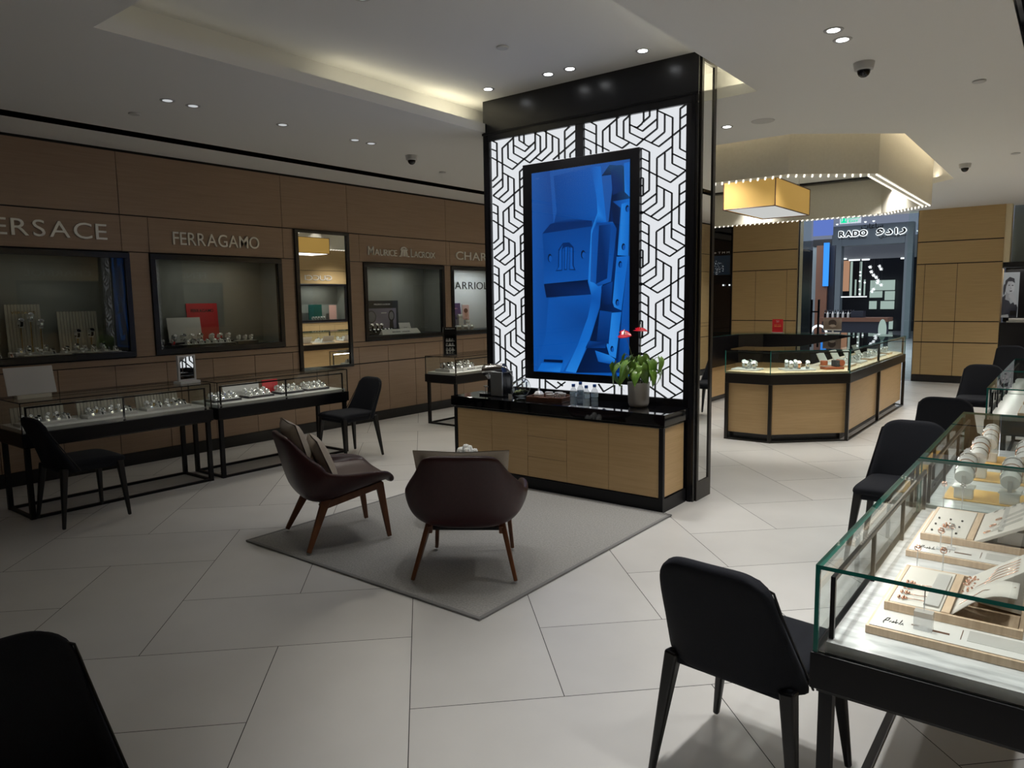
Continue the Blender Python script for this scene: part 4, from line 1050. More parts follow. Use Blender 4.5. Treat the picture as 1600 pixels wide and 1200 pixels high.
# glass box
gp = MB()
band(OUTP, .008, WD-.008, 1.010, 1.020).build('glass_top', ['glassgreen'], isl)
band(OUTP, .008, .016, .755, 1.010).build('glass_front', ['glassgreen'], isl)
e = MB()
for d, z in ((.008, 1.0155), (WD-.008, 1.0155)):
    p = offset_path(OUTP, d)
    for a, b in zip(p, p[1:]): e.beam((*a, z), (*b, z), .009, .003)
for k in range(len(OUTP)): p = offset_path(OUTP, .011)[k]; e.cyl((*p, .757), (*p, 1.01), .005, n=6)
e.build('glass_edges', 'glassedge', isl)
# inner dark backs of the rear and left runs, oak back of the front run
band(OUTP[3:], WD-.012, WD, .755, 1.01).build('dark_back_panel', 'blacksoft', isl)
band(OUTP[3:], WD, WD+.006, .55, 1.0).build('dark_back_panel', 'blacksoft', isl)
band(OUTP, .022, .034, .985, .999).build('lamp_rail', 'bronze', isl)
for k in range(7):
    p = OUTP[k]; MB().cb(p[0]+.018*(1 if k in (6, 7) else -1 if k in (2, 3) else (1 if k == 0 else 0)), p[1]+(.018 if k < 2 else 0), .3225, .035, .035, .645).build('post', 'bronze', isl)
for x, y in ((-1.948, 10.08), (-1.948, 9.3)): 
    if y > 10: MB().cb(x, y, .3225, .035, .035, .645).build('post', 'bronze', isl)
for x, y in ((-1.965, 8.6), (-1.965, 10.1), (-1.965, 11.7)): MB().box(x-.012, y-.012, .755, x+.012, y+.012, .985).build('lamp_post', 'bronze', isl)
for a, b, p in (((-3.05, 7.94), (-2.6, 7.94), .9), ((-2.6, 7.95), (-1.98, 8.55), 1.4), ((-1.985, 8.6), (-1.985, 11.7), 4)):
    a = Vector((*a, .978)); b = Vector((*b, .978)); d = b-a
    area('rail_lamp', (a+b)/2+Vector((-.01, .03, 0)), d.length, .012, p, NEUT, (0, 0, math.atan2(d.y, d.x)))

# stock in the showcase
def tray(label, loc, rz, sx, sy, h, matn='traywhite', edge=None, cat='display tray', group=None):
    t = thing('display_tray', label, cat, loc, rz, group)
    MB().box(-sx/2, -sy/2, 0, sx/2, sy/2, h).build('tray_base', edge or matn, t, bevel=.0015)
    if edge: MB().box(-sx/2+.008, -sy/2+.008, h, sx/2-.008, sy/2-.008, h+.003).build('tray_lining', matn, t)
    return t
DZ = .7756
tray('white tray at the left end of the showcase front', (-2.95, 8.16, DZ), 0, .30, .22, .018)
tray('white tray at the showcase corner, second from the left', (-2.47, 8.40, DZ), rad(42), .34, .22, .018)
for k, (x, y, z) in enumerate(((-3.0, 8.20, .018), (-2.93, 8.22, .018), (-2.93, 8.10, .018), (-2.85, 8.12, .018))):
    watch((x, y, DZ+z), random.uniform(-.3, .3), ['steel watch at back left', 'dark dial watch at back right', 'white dial watch at front left', 'steel watch at front right'][k]+' on the left tray of the corner showcase', 'watches in the corner showcase', 'cuff', 'silver', ['dialwhite', 'dialdark', 'dialwhite', 'dialwhite'][k], sc_=1.35)
for k, (x, y) in enumerate(((-2.58, 8.38), (-2.50, 8.44), (-2.50, 8.28), (-2.43, 8.34), (-2.36, 8.42))):
    watch((x, y, DZ+.018), rad(20), ['steel watch at back left', 'steel watch at back right', 'white watch at front left', 'rose gold watch in the front middle', 'steel watch at front right'][k]+' on the second tray of the corner showcase', 'watches in the corner showcase', 'cuff', ['silver', 'silver', 'cuff', 'rosegold', 'silver'][k], 'dialwhite', sc_=1.35)
cs_ = thing('watch_roll_stand', 'tan leather watch stand at the front corner of the showcase', 'display stand', (-2.16, 8.72, DZ), rad(44))
MB().box(-.13, -.06, 0, .10, .06, .028).build('base', 'tan', cs_, bevel=.006)
mb = MB(); mb.cyl((-.115, 0, .045), (-.115, 0, .10), .04, n=20); mb.build('roll', 'tan', cs_, bevel=.006)
mb = MB(); mb.cyl((.075, -.05, .07), (.075, .05, .07), .038, n=20); mb.build('roll', 'tan', cs_, bevel=.006)
MB().box(.0, -.055, .03, .045, .05, .10).build('black_block', 'darkcloth', cs_, bevel=.004)
for k, (y, w_) in enumerate(((9.15, .34), (9.72, .36), (10.3, .36), (10.85, .34), (11.33, .24))):
    tray('pale %s tray on the right run of the showcase, %s from the front' % (['wood edged', 'white', 'wood edged', 'white', 'wood edged'][k], ORD[k]), (-2.22, y, DZ), rad(90), w_, .34, .022, 'traywhite', 'ash' if k % 2 == 0 else None)
    for q in range(4):
        yy = y-.12+.08*q; st_ = ['cuff', 'wedge'][(k+q) % 2]
        watch((-2.14, yy, DZ+.025), rad(90), '%s watch, %s on the %s tray of the showcase right run' % ('steel' if q % 2 else 'white', ORD[q], ORD[k]), 'watches in the corner showcase', st_, 'silver' if q % 2 else 'cuff', 'dialwhite', sc_=1.15)
for k, (x, y, c_) in enumerate(((-2.36, 9.15, 0), (-2.36, 9.72, 1), (-2.36, 10.3, 0), (-2.36, 10.85, 1))):
    bk = MB(); bk.add([(-.14, 0, 0), (.14, 0, 0), (.14, .06, .12), (-.14, .06, .12), (-.14, .012, 0), (.14, .012, 0), (.14, .072, .12), (-.14, .072, .12)],
        [(0, 1, 2, 3), (4, 7, 6, 5), (0, 4, 5, 1), (1, 5, 6, 2), (2, 6, 7, 3), (3, 7, 4, 0)])
    tag(bk.build('sloped_board', 'suede' if c_ else 'traywhite', None, (x, y, DZ+.025), rz=rad(90)), 'sloped %s jewellery board behind the %s tray of the showcase right run' % ('ivory' if c_ else 'white', ORD[k]), 'jewellery board')
rs = thing('red_sign', 'small red sign standing on the back run of the corner showcase', 'sign', (-3.83, 11.93, 1.021))
MB().box(-.085, -.004, .012, .085, .004, .222).build('red_panel', 'red', rs)
MB().box(-.09, -.03, 0, .09, .03, .012).build('foot', 'acrylic', rs)
mb = MB(); writing(mb, 'SPECIAL', (0, -.0042, .19), FRONTW, None, .010, .0005, center=True); writing(mb, 'OFFER', (0, -.0042, .172), FRONTW, None, .010, .0005, center=True); mb.build('small_writing', 'text_white', rs)
mb = MB(); writing(mb, 'UP TO', (0, -.0042, .125), FRONTW, .10, .012, .0005, center=True); writing(mb, '40% OFF', (0, -.0042, .098), FRONTW, .11, .018, .0005, center=True); mb.build('yellow_writing', 'ochre', rs)
pc = thing('picture_sign', 'small tilted picture sign on the showcase before the mall shop', 'sign', (0, 0, 0))
v0 = at(1301, 521, 1, 12.0); pp = MB(); pp.box(-.10, -.02, 0, .10, .02, .02); pp.build('foot', 'cuff', pc, (v0.x, 12.0, 1.021))
MB().box(v0.x-.012, 11.995, 1.04, v0.x+.012, 12.005, 1.07).build('stem', 'cuff', pc)
picture('sign_picture', (v0.x-.14, 11.99, 1.068), FRONTW, .27, .19, [R01((.16, .12, .09), (.25, .2, .17)), (circ(.5, .6, .22, .3), (.05, .035, .03)), ([(.3, .4), (.5, .25), (.72, .35), (.6, .5), (.45, .5)], (.4, .33, .28)), ([(0, .0), (1, 0), (1, .12), (0, .1)], (.5, .48, .45))], pc, 'pic')

# ================================================================== TABLE MIRRORS AND BOARDS ON THE LEFT COUNTERS
tm = thing('table_mirror', 'white framed table mirror standing on the far left counters', 'mirror', (-6.36, 3.335, .9005), rad(96.3))
MB().box(-.10, -.055, 0, .10, .055, .022).build('base', 'smoke', tm, bevel=.002)
mb = MB(); mb.box(-.088, -.012, .022, -.072, .012, .255); mb.box(.072, -.012, .022, .088, .012, .255); mb.box(-.072, -.012, .24, .072, .012, .255); mb.box(-.072, -.012, .022, .072, .012, .037)
mb.build('frame', 'smoke', tm)
MB().box(-.072, -.006, .037, .072, .004, .24).build('mirror_glass', 'mirror', tm)
v0 = at(22, 625, 2, .90); v1 = at(92, 618, 2, .90)
bd = thing('blank_board', 'pale blank board tilted on a little stand over the far left counter', 'board', (-6.42, 2.12, .9005), rad(90))
mb = MB(); mb.M = Matrix.Rotation(rad(-16), 4, 'X'); mb.box(-.17, -.004, .03, .17, .006, .25); mb.build('board_panel', 'smoke', bd, bevel=.002)
MB().box(-.12, -.03, 0, .12, .05, .03).build('stand', 'ribbed', bd, bevel=.002)
ds = thing('display_stand', 'black framed tower display with watches on the small left counter', 'display stand', (-6.52, 7.02, .9005), rad(90-38))
mb = MB(); mb.box(-.085, -.05, 0, .085, .05, .02); mb.box(-.085, -.05, .02, -.06, .05, .37); mb.box(.06, -.05, .02, .085, .05, .37); mb.box(-.06, -.05, .27, .06, .05, .37); mb.box(-.06, .04, .02, .06, .05, .27)
mb.build('tower_frame', 'blacksoft', ds)
mb = MB(); writing(mb, 'MAURICE LACROIX', (0, -.0502, .345), FRONTW, .13, .010, .0005, center=True); mb.build('writing', 'text_white', ds)
for z in (.06, .12, .18): MB().box(-.06, -.04, z, .06, .04, z+.006).build('shelf', 'traywhite', ds)
for i, z in enumerate((.02, .066, .126, .186)):
    for k in range(3):
        R = Matrix.Rotation(rad(90-38), 4, 'Z'); p = R @ Vector((-.038+.038*k, -.012, 0))
        watch((-6.52+p.x, 7.02+p.y, .9005+z+.001), rad(90-38), '%s watch on the %s shelf of the black tower display' % (['left', 'middle', 'right'][k], ['lowest', 'second', 'third', 'top'][i]), 'watches in the tower display', 'wedge', ['cuff', 'silver', 'piping'][(i+k) % 3], 'dialwhite', 'cuff', .68)

# ================================================================== WALL DISPLAY CASES
def wall_case(label, y0, y1, side=-1, light=.5, back='greyback', z0=1.098, z1=2.132, deep=.42, glow=NEUT):
    x = XL if side < 0 else XR; s = -side   # s: direction into the shop
    t = thing('wall_display_case', label, 'display window', (0, 0, 0))
    def bx(mb, a, b, y_0, z_0, y_1, z_1): mb.box(x+s*a, y_0, z_0, x+s*b, y_1, z_1)
    mb = MB(); f = .055
    for (a, b, c_, d) in ((y0, z0, y1, z0+f), (y0, z1-f, y1, z1), (y0, z0+f, y0+f, z1-f), (y1-f, z0+f, y1, z1-f)): bx(mb, -.04, .022, a, b, c_, d)
    mb.build('frame', 'blacksoft', t, bevel=.003)
    mb = MB(); bx(mb, -deep, -deep+.01, y0+.01, z0+.01, y1-.01, z1-.01); mb.build('back_panel', back, t)
    mb = MB(); 
    bx(mb, -deep+.01, -.04, y0+.01, z0+.01, y0+.02, z1-.01); bx(mb, -deep+.01, -.04, y1-.02, z0+.01, y1-.01, z1-.01); bx(mb, -deep+.01, -.04, y0+.02, z1-.02, y1-.02, z1-.01)
    mb.build('side_lining', 'greyback', t)
    mb = MB(); bx(mb, -deep+.01, -.04, y0+.02, z0+.01, y1-.02, z0+.06); mb.build('floor_lining', 'darkcloth', t)
    mb = MB(); bx(mb, .002, .008, y0+f, z0+f, y1-f, z1-f); mb.build('glass_pane', 'glassdark', t)
    area('case_lamp', (x-s*.10, (y0+y1)/2, z1-.03), .03, (y1-y0)*.5, light, glow)
    return t
W1 = wall_case('wall display window with ribbed boards at the far left', *WL[0], light=.38)
W2 = wall_case('wall display window with the red card, second from left', *WL[1], light=1.0)
W3 = wall_case('wall display window between tall mirror and last left window', *WL[2], light=2.2)
W4 = wall_case('bright wall display window next to the black partition', *WL[3], light=5.5, back='traywhite', glow=COOL)
# its pale blue back board reads with letters
sg = lambda n, s, y0, y1, z0, h, sx, label, side=-1, bold=0., spacing=0., m='letter', depth=.012: None
def sign(text, y0, y1, z0, h, label, side=-1, bold=.0, spacing=0., m='letter'):
    mb = MB()
    if side < 0: writing(mb, text, (XL+.0015, y0, z0), LEFTW, y1-y0, h, .014, bold, spacing)
    else: writing(mb, text, (XR-.0015, y1, z0), RIGHTW, y1-y0, h, .014, bold, spacing)
    return tag(mb.build('wall_lettering', m), label, 'sign', 'raised metal lettering over the display windows')
sign('VERSACE', 2.085, 3.215, 2.245, .150, 'large widely spaced metal letters over the far left window', spacing=.13, bold=.0)
sign('FERRAGAMO', 3.865, 4.875, 2.235, .135, 'bold metal letters over the window with the red card', bold=.003, spacing=.085)
lg = tag(MB().build('x', 'letter'), 'x', 'x'); bpy.data.objects.remove(lg)
mb = MB(); Z = 2.235
def wl(txt, ya, yb, z0, h): writing(mb, txt, (XL+.0015, ya, z0), LEFTW, yb-ya, h, .014, .002, .04)
wl('M', 6.50, 6.60, Z, .115); wl('AURICE', 6.612, 7.02, Z, .085); wl('L', 7.285, 7.335, Z, .115); wl('ACROIX', 7.345, 7.775, Z, .085)
# arch shaped emblem between the words
yc = 7.155
def barY(ya, za, yb, zb, th=.020): mb.beam((XL+.0085, ya, za), (XL+.0085, yb, zb), .014, th, side=(1, 0, 0))
for off in (-.062, -.032, 0.0, .032, .062):
    h = {0: .10, .032: .115, .062: .095}[abs(round(off, 3))]
    barY(yc+off*1.05, Z+.005, yc+off*.62, Z+h, .016 if off else .02)
pts = [(yc+.058*cos(a), Z+.085+.045*sin(a)) for a in [k*pi/10 for k in range(11)]]
for a, b in zip(pts, pts[1:]): barY(*a, *b, .017)
barY(yc-.10, Z+.006, yc-.055, Z+.006, .014); barY(yc+.055, Z+.006, yc+.10, Z+.006, .014)
tag(mb.build('wall_lettering', 'letter'), 'metal lettering with an arched emblem over the third window', 'sign', 'raised metal lettering over the display windows')
sign('CHARRIOL', 8.225, 9.54, 2.235, .125, 'metal letters over the bright window, half hidden by the partition', bold=.006, spacing=.10)
# right wall: windows and letters (seen in the mirrors and panes)
def plain_stock(y0, y1, side, seedtxt):
    pass
R1 = wall_case('display window on the right wall nearest the front', *WR[0], side=1, light=4)
R2 = wall_case('display window in the middle of the right wall', *WR[1], side=1, light=4)
R3 = wall_case('display window on the right wall opposite the ring', *WR[2], side=1, light=4)
sign('CHARRIOL', 5.45, 6.70, 2.235, .125, 'metal letters over the front window of the right wall', 1, bold=.006, spacing=.10)
sign('FENDI', 8.50, 9.25, 2.235, .14, 'bold metal letters over the middle window of the right wall', 1, bold=.008, spacing=.06)
sign('GUCCI', 12.05, 12.95, 2.235, .14, 'metal letters over the window of the right wall facing the tall mirror', 1, spacing=.06)
FZ = 1.1586  # floor height inside a wall case
def card(name, label, x, y0, y1, z0, h, col, writ=None, m='text_dark', lean=.04, frame_m=None):
    t = thing(name, label, 'card', (0, 0, 0)); mb = MB()
    mb.add([(x, y0, z0), (x, y1, z0), (x-lean, y1, z0+h), (x-lean, y0, z0+h), (x-.008, y0, z0), (x-.008, y1, z0), (x-lean-.008, y1, z0+h), (x-lean-.008, y0, z0+h)],
        [(0, 1, 2, 3), (7, 6, 5, 4), (0, 4, 5, 1), (1, 5, 6, 2), (2, 6, 7, 3), (3, 7, 4, 0)])
    mb.build('card_board', col, t)
    if writ:
        mb = MB(); up_ = Vector((-lean, 0, h)).normalized(); nn = Vector((0, 1, 0)).cross(up_)
        o = Vector((x, (y0+y1)/2, z0))+up_*(h*writ[1])+nn*.0008
        writing(mb, writ[0], o, ((0, 1, 0), up_), (y1-y0)*writ[2], writ[3], .0008, .0 if len(writ) < 5 else writ[4], .05, center=True); mb.build('writing', m, t)
    return t
def ribbed_board(label, x, y0, y1, z0, h, text=None, lean=.03, group=None):
    t = thing('ribbed_board', label, 'display board', (0, 0, 0), 0, group); mb = MB(); n = max(4, int((y1-y0)/.026))
    for k in range(n):
        a = y0+(y1-y0)*k/n; b = y0+(y1-y0)*(k+.8)/n
        mb.add([(x, a, z0), (x, b, z0), (x-lean, b, z0+h), (x-lean, a, z0+h), (x-.012, a, z0), (x-.012, b, z0), (x-lean-.012, b, z0+h), (x-lean-.012, a, z0+h)],
            [(0, 1, 2, 3), (7, 6, 5, 4), (0, 4, 5, 1), (1, 5, 6, 2), (2, 6, 7, 3), (3, 7, 4, 0)])
    mb.build('ribs', 'ribbed', t)
    mb = MB(); mb.add([(x-.008, y0, z0), (x-.008, y1, z0), (x-lean-.008, y1, z0+h-.004), (x-lean-.008, y0, z0+h-.004), (x-.014, y0, z0), (x-.014, y1, z0), (x-lean-.014, y1, z0+h-.004), (x-lean-.014, y0, z0+h-.004)],
        [(0, 1, 2, 3), (7, 6, 5, 4), (0, 4, 5, 1), (1, 5, 6, 2), (2, 6, 7, 3), (3, 7, 4, 0)]); mb.build('backing', 'cuffgrey', t)
    if text:
        mb = MB(); writing(mb, text, (x-lean*.82+.004, (y0+y1)/2, z0+h*.82), LEFTW, (y1-y0)*.68, .022, .001, 0, .12, center=True); mb.build('writing', 'gold', t)
    return t
def lv(px, py, x): v = at(px, py, 0, x); return v
# window 1
xa = -7.80
a = lv(14, 560, xa); b = lv(70, 560, xa); ribbed_board('ivory ribbed board with gold letters, left one in the far left window', xa+.02, a.y, b.y, FZ, lv(14, 476, xa).z-FZ, 'VERSACE')
a = lv(95, 560, xa); b = lv(157, 560, xa); ribbed_board('ivory ribbed board without letters, right one in the far left window', xa+.02, a.y, b.y, FZ, lv(95, 487, xa).z-FZ)
def stalk_watch(px, py, label, strap='silver'):
    v = at(px, py, 0, -7.74); t = watch((v.x, v.y, v.z-.036), RZL, label, 'watches on stalks in the far left window', 'cuff', strap, 'dialdark', sc_=1.25)
    mb = MB(); mb.cyl((0, 0, -(v.z-.036-FZ)/1.25), (0, 0, .0), .004, n=6); mb.build('stalk', 'gold', t)
stalk_watch(32, 506, 'left watch on a thin stalk before the left ribbed board', 'piping'); stalk_watch(47, 497, 'highest watch on a thin stalk before the left ribbed board'); stalk_watch(63, 507, 'right watch on a thin stalk before the left ribbed board')
stalk_watch(121, 523, 'left watch on a short stalk before the right ribbed board', 'piping'); stalk_watch(142, 521, 'right watch on a short stalk before the right ribbed board', 'piping')
tray('small white step before the left ribbed board', (-7.70, 2.565, FZ), RZL, .30, .10, .03); tray('white lower tray before the left ribbed board', (-7.585, 2.64, FZ), RZL, .40, .12, .012)
tray('white tray before the right ribbed board', (-7.68, 3.02, FZ), RZL, .42, .11, .022); tray('lowest white tray at the right of the far left window', (-7.575, 3.10, FZ), RZL, .40, .09, .010)
row_of_watches((-7.70, 2.47, FZ+.03), (-7.70, 2.68, FZ+.03), 4, RZL, 'on the white step, far left window', 'watches in the far left window', [('wedge', 'gold', 'dialwhite'), ('cuff', 'silver', 'dialdark')], .9)
row_of_watches((-7.585, 2.50, FZ+.012), (-7.585, 2.80, FZ+.012), 4, RZL, 'on the lower tray, far left window', 'watches in the far left window', [('wedge', 'silver', 'dialdark'), ('wedge', 'silver', 'dialwhite'), ('wedge', 'piping', 'dialdark')], 1)
row_of_watches((-7.68, 2.86, FZ+.022), (-7.68, 3.18, FZ+.022), 5, RZL, 'before the right ribbed board', 'watches in the far left window', [('wedge', 'piping', 'dialdark'), ('cuff', 'silver', 'dialdark'), ('wedge', 'silver', 'dialwhite')], 1)
row_of_watches((-7.575, 2.95, FZ+.010), (-7.575, 3.26, FZ+.010), 4, RZL, 'on the lowest tray, far left window', 'watches in the far left window', [('wedge', 'silver', 'dialwhite')], .9)
row_of_watches((-7.60, 1.98, FZ), (-7.60, 2.36, FZ), 5, RZL, 'lying at the left end, far left window', 'watches in the far left window', [('wedge', 'rosegold', 'dialwhite'), ('wedge', 'piping', 'dialdark')], .9)
# window 2
a = lv(265, 530, -7.80); b = lv(317, 530, -7.80); card('white_card', 'white card behind the watches in the red card window', -7.80, a.y, b.y, FZ+.015, lv(265, 497, -7.8).z-FZ-.015, 'traywhite')
a = lv(296, 530, -7.85); b = lv(344, 530, -7.85); card('red_card', 'red card with dark letters in the second window', -7.85, a.y, b.y, FZ+.015, lv(300, 475, -7.85).z-FZ-.01, 'red', ('FERRAGAMO', .78, .74, .036, .012), lean=.03)
tray('dark tray at the left end of the red card window', (-7.60, 3.80, FZ), RZL, .22, .12, .02, 'darkcloth'); tray('dark stepped tray carrying the front watches of the red card window', (-7.60, 4.25, FZ), RZL, .62, .12, .022, 'traywhite', 'darkcloth')
tray('raised dark tray below the white card', (-7.71, 4.08, FZ), RZL, .42, .09, .045, 'traywhite', 'darkcloth'); tray('raised dark tray below the red card', (-7.71, 4.46, FZ), RZL, .30, .09, .045, 'traywhite', 'darkcloth')
tray('dark tray at the right of the red card window', (-7.62, 4.72, FZ), RZL, .26, .14, .03, 'traywhite', 'darkcloth')
G2 = 'watches in the window with the red card'
row_of_watches((-7.60, 3.74, FZ+.02), (-7.60, 3.86, FZ+.02), 2, RZL, 'on the left dark tray, red card window', G2, [('cuff', 'piping', 'dialdark'), ('cuff', 'red', 'dialdark')], 1.0)
row_of_watches((-7.60, 4.02, FZ+.025), (-7.60, 4.50, FZ+.025), 7, RZL, 'in the front row of the red card window', G2, [('wedge', 'silver', 'dialwhite'), ('wedge', 'silver', 'dialdark')], 1.0)
row_of_watches((-7.71, 3.93, FZ+.048), (-7.71, 4.22, FZ+.048), 4, RZL, 'standing before the white card', G2, [('cuff', 'silver', 'dialwhite'), ('cuff', 'silver', 'dialdark')], 1.25)
row_of_watches((-7.71, 4.36, FZ+.048), (-7.71, 4.56, FZ+.048), 3, RZL, 'standing before the red card', G2, [('cuff', 'silver', 'dialwhite'), ('cuff', 'red', 'dialwhite')], 1.15)
row_of_watches((-7.62, 4.64, FZ+.033), (-7.62, 4.80, FZ+.033), 3, RZL, 'on the right dark tray, red card window', G2, [('cuff', 'silver', 'dialwhite')], .95)
# window 3
t = thing('watch_poster', 'dark poster showing two watches in the third window', 'poster', (0, 0, 0))
a = lv(573, 512, -7.83); b = lv(623, 512, -7.83); hh = lv(575, 470, -7.83).z-FZ-.02
MB().box(-7.842, a.y, FZ+.02, -7.832, b.y, FZ+.02+hh).build('panel', 'blacksoft', t)
picture('poster_picture', (-7.8315, a.y, FZ+.02), LEFTW, b.y-a.y, hh, [R01((.02, .022, .025)), ([(.03, .12), (.93, .12), (.93, .76), (.03, .76)], [(.38, .35, .46), (.30, .28, .36), (.25, .23, .32), (.16, .15, .2)]),
 ([(.03, .3), (.13, .25), (.2, .12), (.03, .12)], (.06, .06, .07)), (circ(.15, .5, .15, .2), (.10, .10, .11)), (circ(.15, .5, .12, .16), (.22, .22, .24)), ([(.08, .3), (.2, .28), (.24, .12), (.1, .12)], (.05, .05, .06)),
 ([(.70, .12), (.84, .12), (.82, .4), (.72, .4)], (.04, .04, .05)), (circ(.77, .52, .1, .18), (.03, .03, .035)), (circ(.77, .52, .07, .13), (.25, .25, .28)), ([(.45, .60), (.62, .60), (.62, .63), (.45, .63)], (.6, .6, .6))], t)
mb = MB(); writing(mb, 'MAURICE LACROIX', (-7.831, (a.y+b.y)/2, FZ+.02+hh*.86), LEFTW, (b.y-a.y)*.5, .022, .0006, center=True); mb.build('writing', 'text_white', t)
a = lv(595, 522, -7.60); b = lv(655, 522, -7.60)
wb = thing('brand_bar', 'sloping white bar with dark lettering in the third window', 'display bar', (0, 0, 0)); mb = MB()
mb.add([(-7.56, a.y, FZ), (-7.56, b.y, FZ), (-7.61, b.y-.03, FZ+.07), (-7.61, a.y+.03, FZ+.07), (-7.64, a.y, FZ), (-7.64, b.y, FZ)], [(0, 1, 2, 3), (5, 4, 3, 2), (0, 3, 4), (1, 5, 2), (0, 4, 5, 1)]); mb.build('bar', 'traywhite', wb)
mb = MB(); u_ = Vector((-.05, 0, .07)).normalized(); writing(mb, 'MAURICE   LACROIX', Vector((-7.56, (a.y+b.y)/2, FZ))+u_*.028+Vector((.07, 0, .05)).normalized()*.001, ((0, 1, 0), u_), .34, .020, .0008, .02, center=True); mb.build('writing', 'text_dark', wb)
tray('dark stepped tray under the dark watches of the third window', (-7.70, 6.80, FZ), RZL, .72, .10, .03, 'darkcloth')
G3 = 'watches in the third window'
row_of_watches((-7.70, 6.50, FZ+.03), (-7.70, 7.10, FZ+.03), 10, RZL, 'in the long row of the third window', G3, [('wedge', 'piping', 'dialdark', 'darkcloth'), ('wedge', 'silver', 'dialwhite', 'darkcloth'), ('wedge', 'piping', 'dialwhite', 'darkcloth')], 1.1)
row_of_watches((-7.765, 6.76, FZ+.06), (-7.765, 6.93, FZ+.06), 3, RZL, 'raised before the dark poster', G3, [('cuff', 'piping', 'dialwhite', 'cuffgrey')], 1.35)
card('award_card', 'small white card in a black frame in the third window', -7.72, 7.28, 7.50, FZ+.0285, .12, 'traywhite', ('Swiss made', .4, .3, .012))
tray('black box lid right of the white bar', (-7.74, 7.42, FZ), RZL, .30, .12, .028, 'darkcloth')
# window 4
a = lv(706, 515, -7.80)
card('purple_card', 'purple card behind white bangles beside the partition', -7.72, 8.21, 8.62, FZ, .42, 'purple', ('MEN WOMEN', .78, .6, .018), m='pink_card')
pk = thing('portrait_card', 'pink portrait card behind the bangles beside the partition', 'card', (0, 0, 0))
MB().box(-7.75, 8.64, FZ, -7.742, 8.82, FZ+.40).build('card_board', 'cuff', pk)
picture('portrait_picture', (-7.7415, 8.65, FZ+.01), LEFTW, .16, .38, [R01((.75, .42, .36), (.72, .45, .4)), (circ(.55, .62, .25, .15), (.62, .33, .24)), (circ(.5, .76, .3, .1), (.15, .05, .03)), ([(.42, .62), (.5, .62), (.5, .63), (.42, .63)], (.05, .02, .02)), ([(.6, .62), (.7, .62), (.7, .63), (.6, .63)], (.05, .02, .02)), ([(.48, .54), (.62, .54), (.55, .525)], (.5, .05, .05)), ([(.3, 0), (.8, 0), (.7, .45), (.45, .45)], (.6, .32, .24))], pk)
mb = MB(); writing(mb, 'CHARRIOL', (XL-.405, 8.885, 1.80), LEFTW, 1.15, .12, .003, 0, .12, center=True); o = mb.build('lettering', 'text_dark', W4)
def bangle_roll(loc, rz, label, group, n=3, L=.09, r=.032):
    t = thing('bangle_roll', label, 'bangle roll', loc, rz, group)
    mb = MB(); mb.cyl((-L/2, 0, r+.012), (L/2, 0, r+.012), r, n=20); mb.build('roll', 'cuff', t, smooth='auto')
    MB().box(-L/2+.01, -.02, 0, L/2-.01, .02, .018).build('foot', 'cuff', t)
    for k in range(n):
        x = -L/2+L*(k+.6)/(n+.2); mb = MB(); q = [(x, (r+.003)*cos(a), r+.012+(r+.003)*sin(a)) for a in [i*2*pi/16 for i in range(17)]]; mb.tube(q, .0025, 5); mb.build('bangle', 'gold' if k % 2 == 0 else 'silver', t, smooth=True)
G4 = 'bangle rolls in the bright window'
for k, (y, z, x) in enumerate(((8.25, 0, -7.60), (8.38, 0, -7.60), (8.53, 0, -7.60), (8.68, 0, -7.60), (8.28, .10, -7.67), (8.50, .17, -7.67), (8.66, .08, -7.67))):
    if z: tray('small raised block in the bright window, %s from the left' % ORD[k-4], (x, y, FZ), RZL, .11, .07, z)
    bangle_roll((x, y, FZ+z+.0005), RZL, 'white bangle roll %s in the bright window' % (['leftmost of the lower row', 'second of the lower row', 'third of the lower row', 'rightmost of the lower row', 'leftmost of the raised ones', 'highest of all', 'rightmost of the raised ones'][k]), G4)
# right wall stock seen in the tall mirror
card('green_card', 'dark green card in the right wall window facing the mirror', XR+.24, 12.30, 12.75, FZ, .42, 'green_card', lean=-.001)
card('pink_card', 'pink card in the right wall window facing the mirror', XR+.24, 13.0, 13.25, FZ, .40, 'pink_card', lean=-.001)
for k in range(5):
    watch((XR+.14, 12.36+.09*k, FZ+.0005), rad(-90), '%s watch before the dark green card on the right wall' % ['nearest', 'second', 'middle', 'fourth', 'farthest'][k], 'watches in the right wall window', 'cuff', 'silver', 'dialwhite', sc_=1.3)

# full length wall mirror
wm = thing('wall_mirror', 'tall black framed mirror on the left wall between the windows', 'mirror', (0, 0, 0))
my0, my1, mz0, mz1 = 5.35, 6.175, .78, 2.495
mb = MB(); f = .05
for (a, b, c_, d) in ((my0, mz0, my1, mz0+.035), (my0, mz1-.035, my1, mz1), (my0, mz0+.035, my0+f, mz1-.035), (my1-f, mz0+.035, my1, mz1-.035)): mb.box(XL, a, b, XL+.03, c_, d)
mb.build('frame', 'blacksoft', wm, bevel=.002)
MB().box(XL+.001, my0+f, mz0+.035, XL+.012, my1-f, mz1-.035).build('mirror_glass', 'mirror', wm)

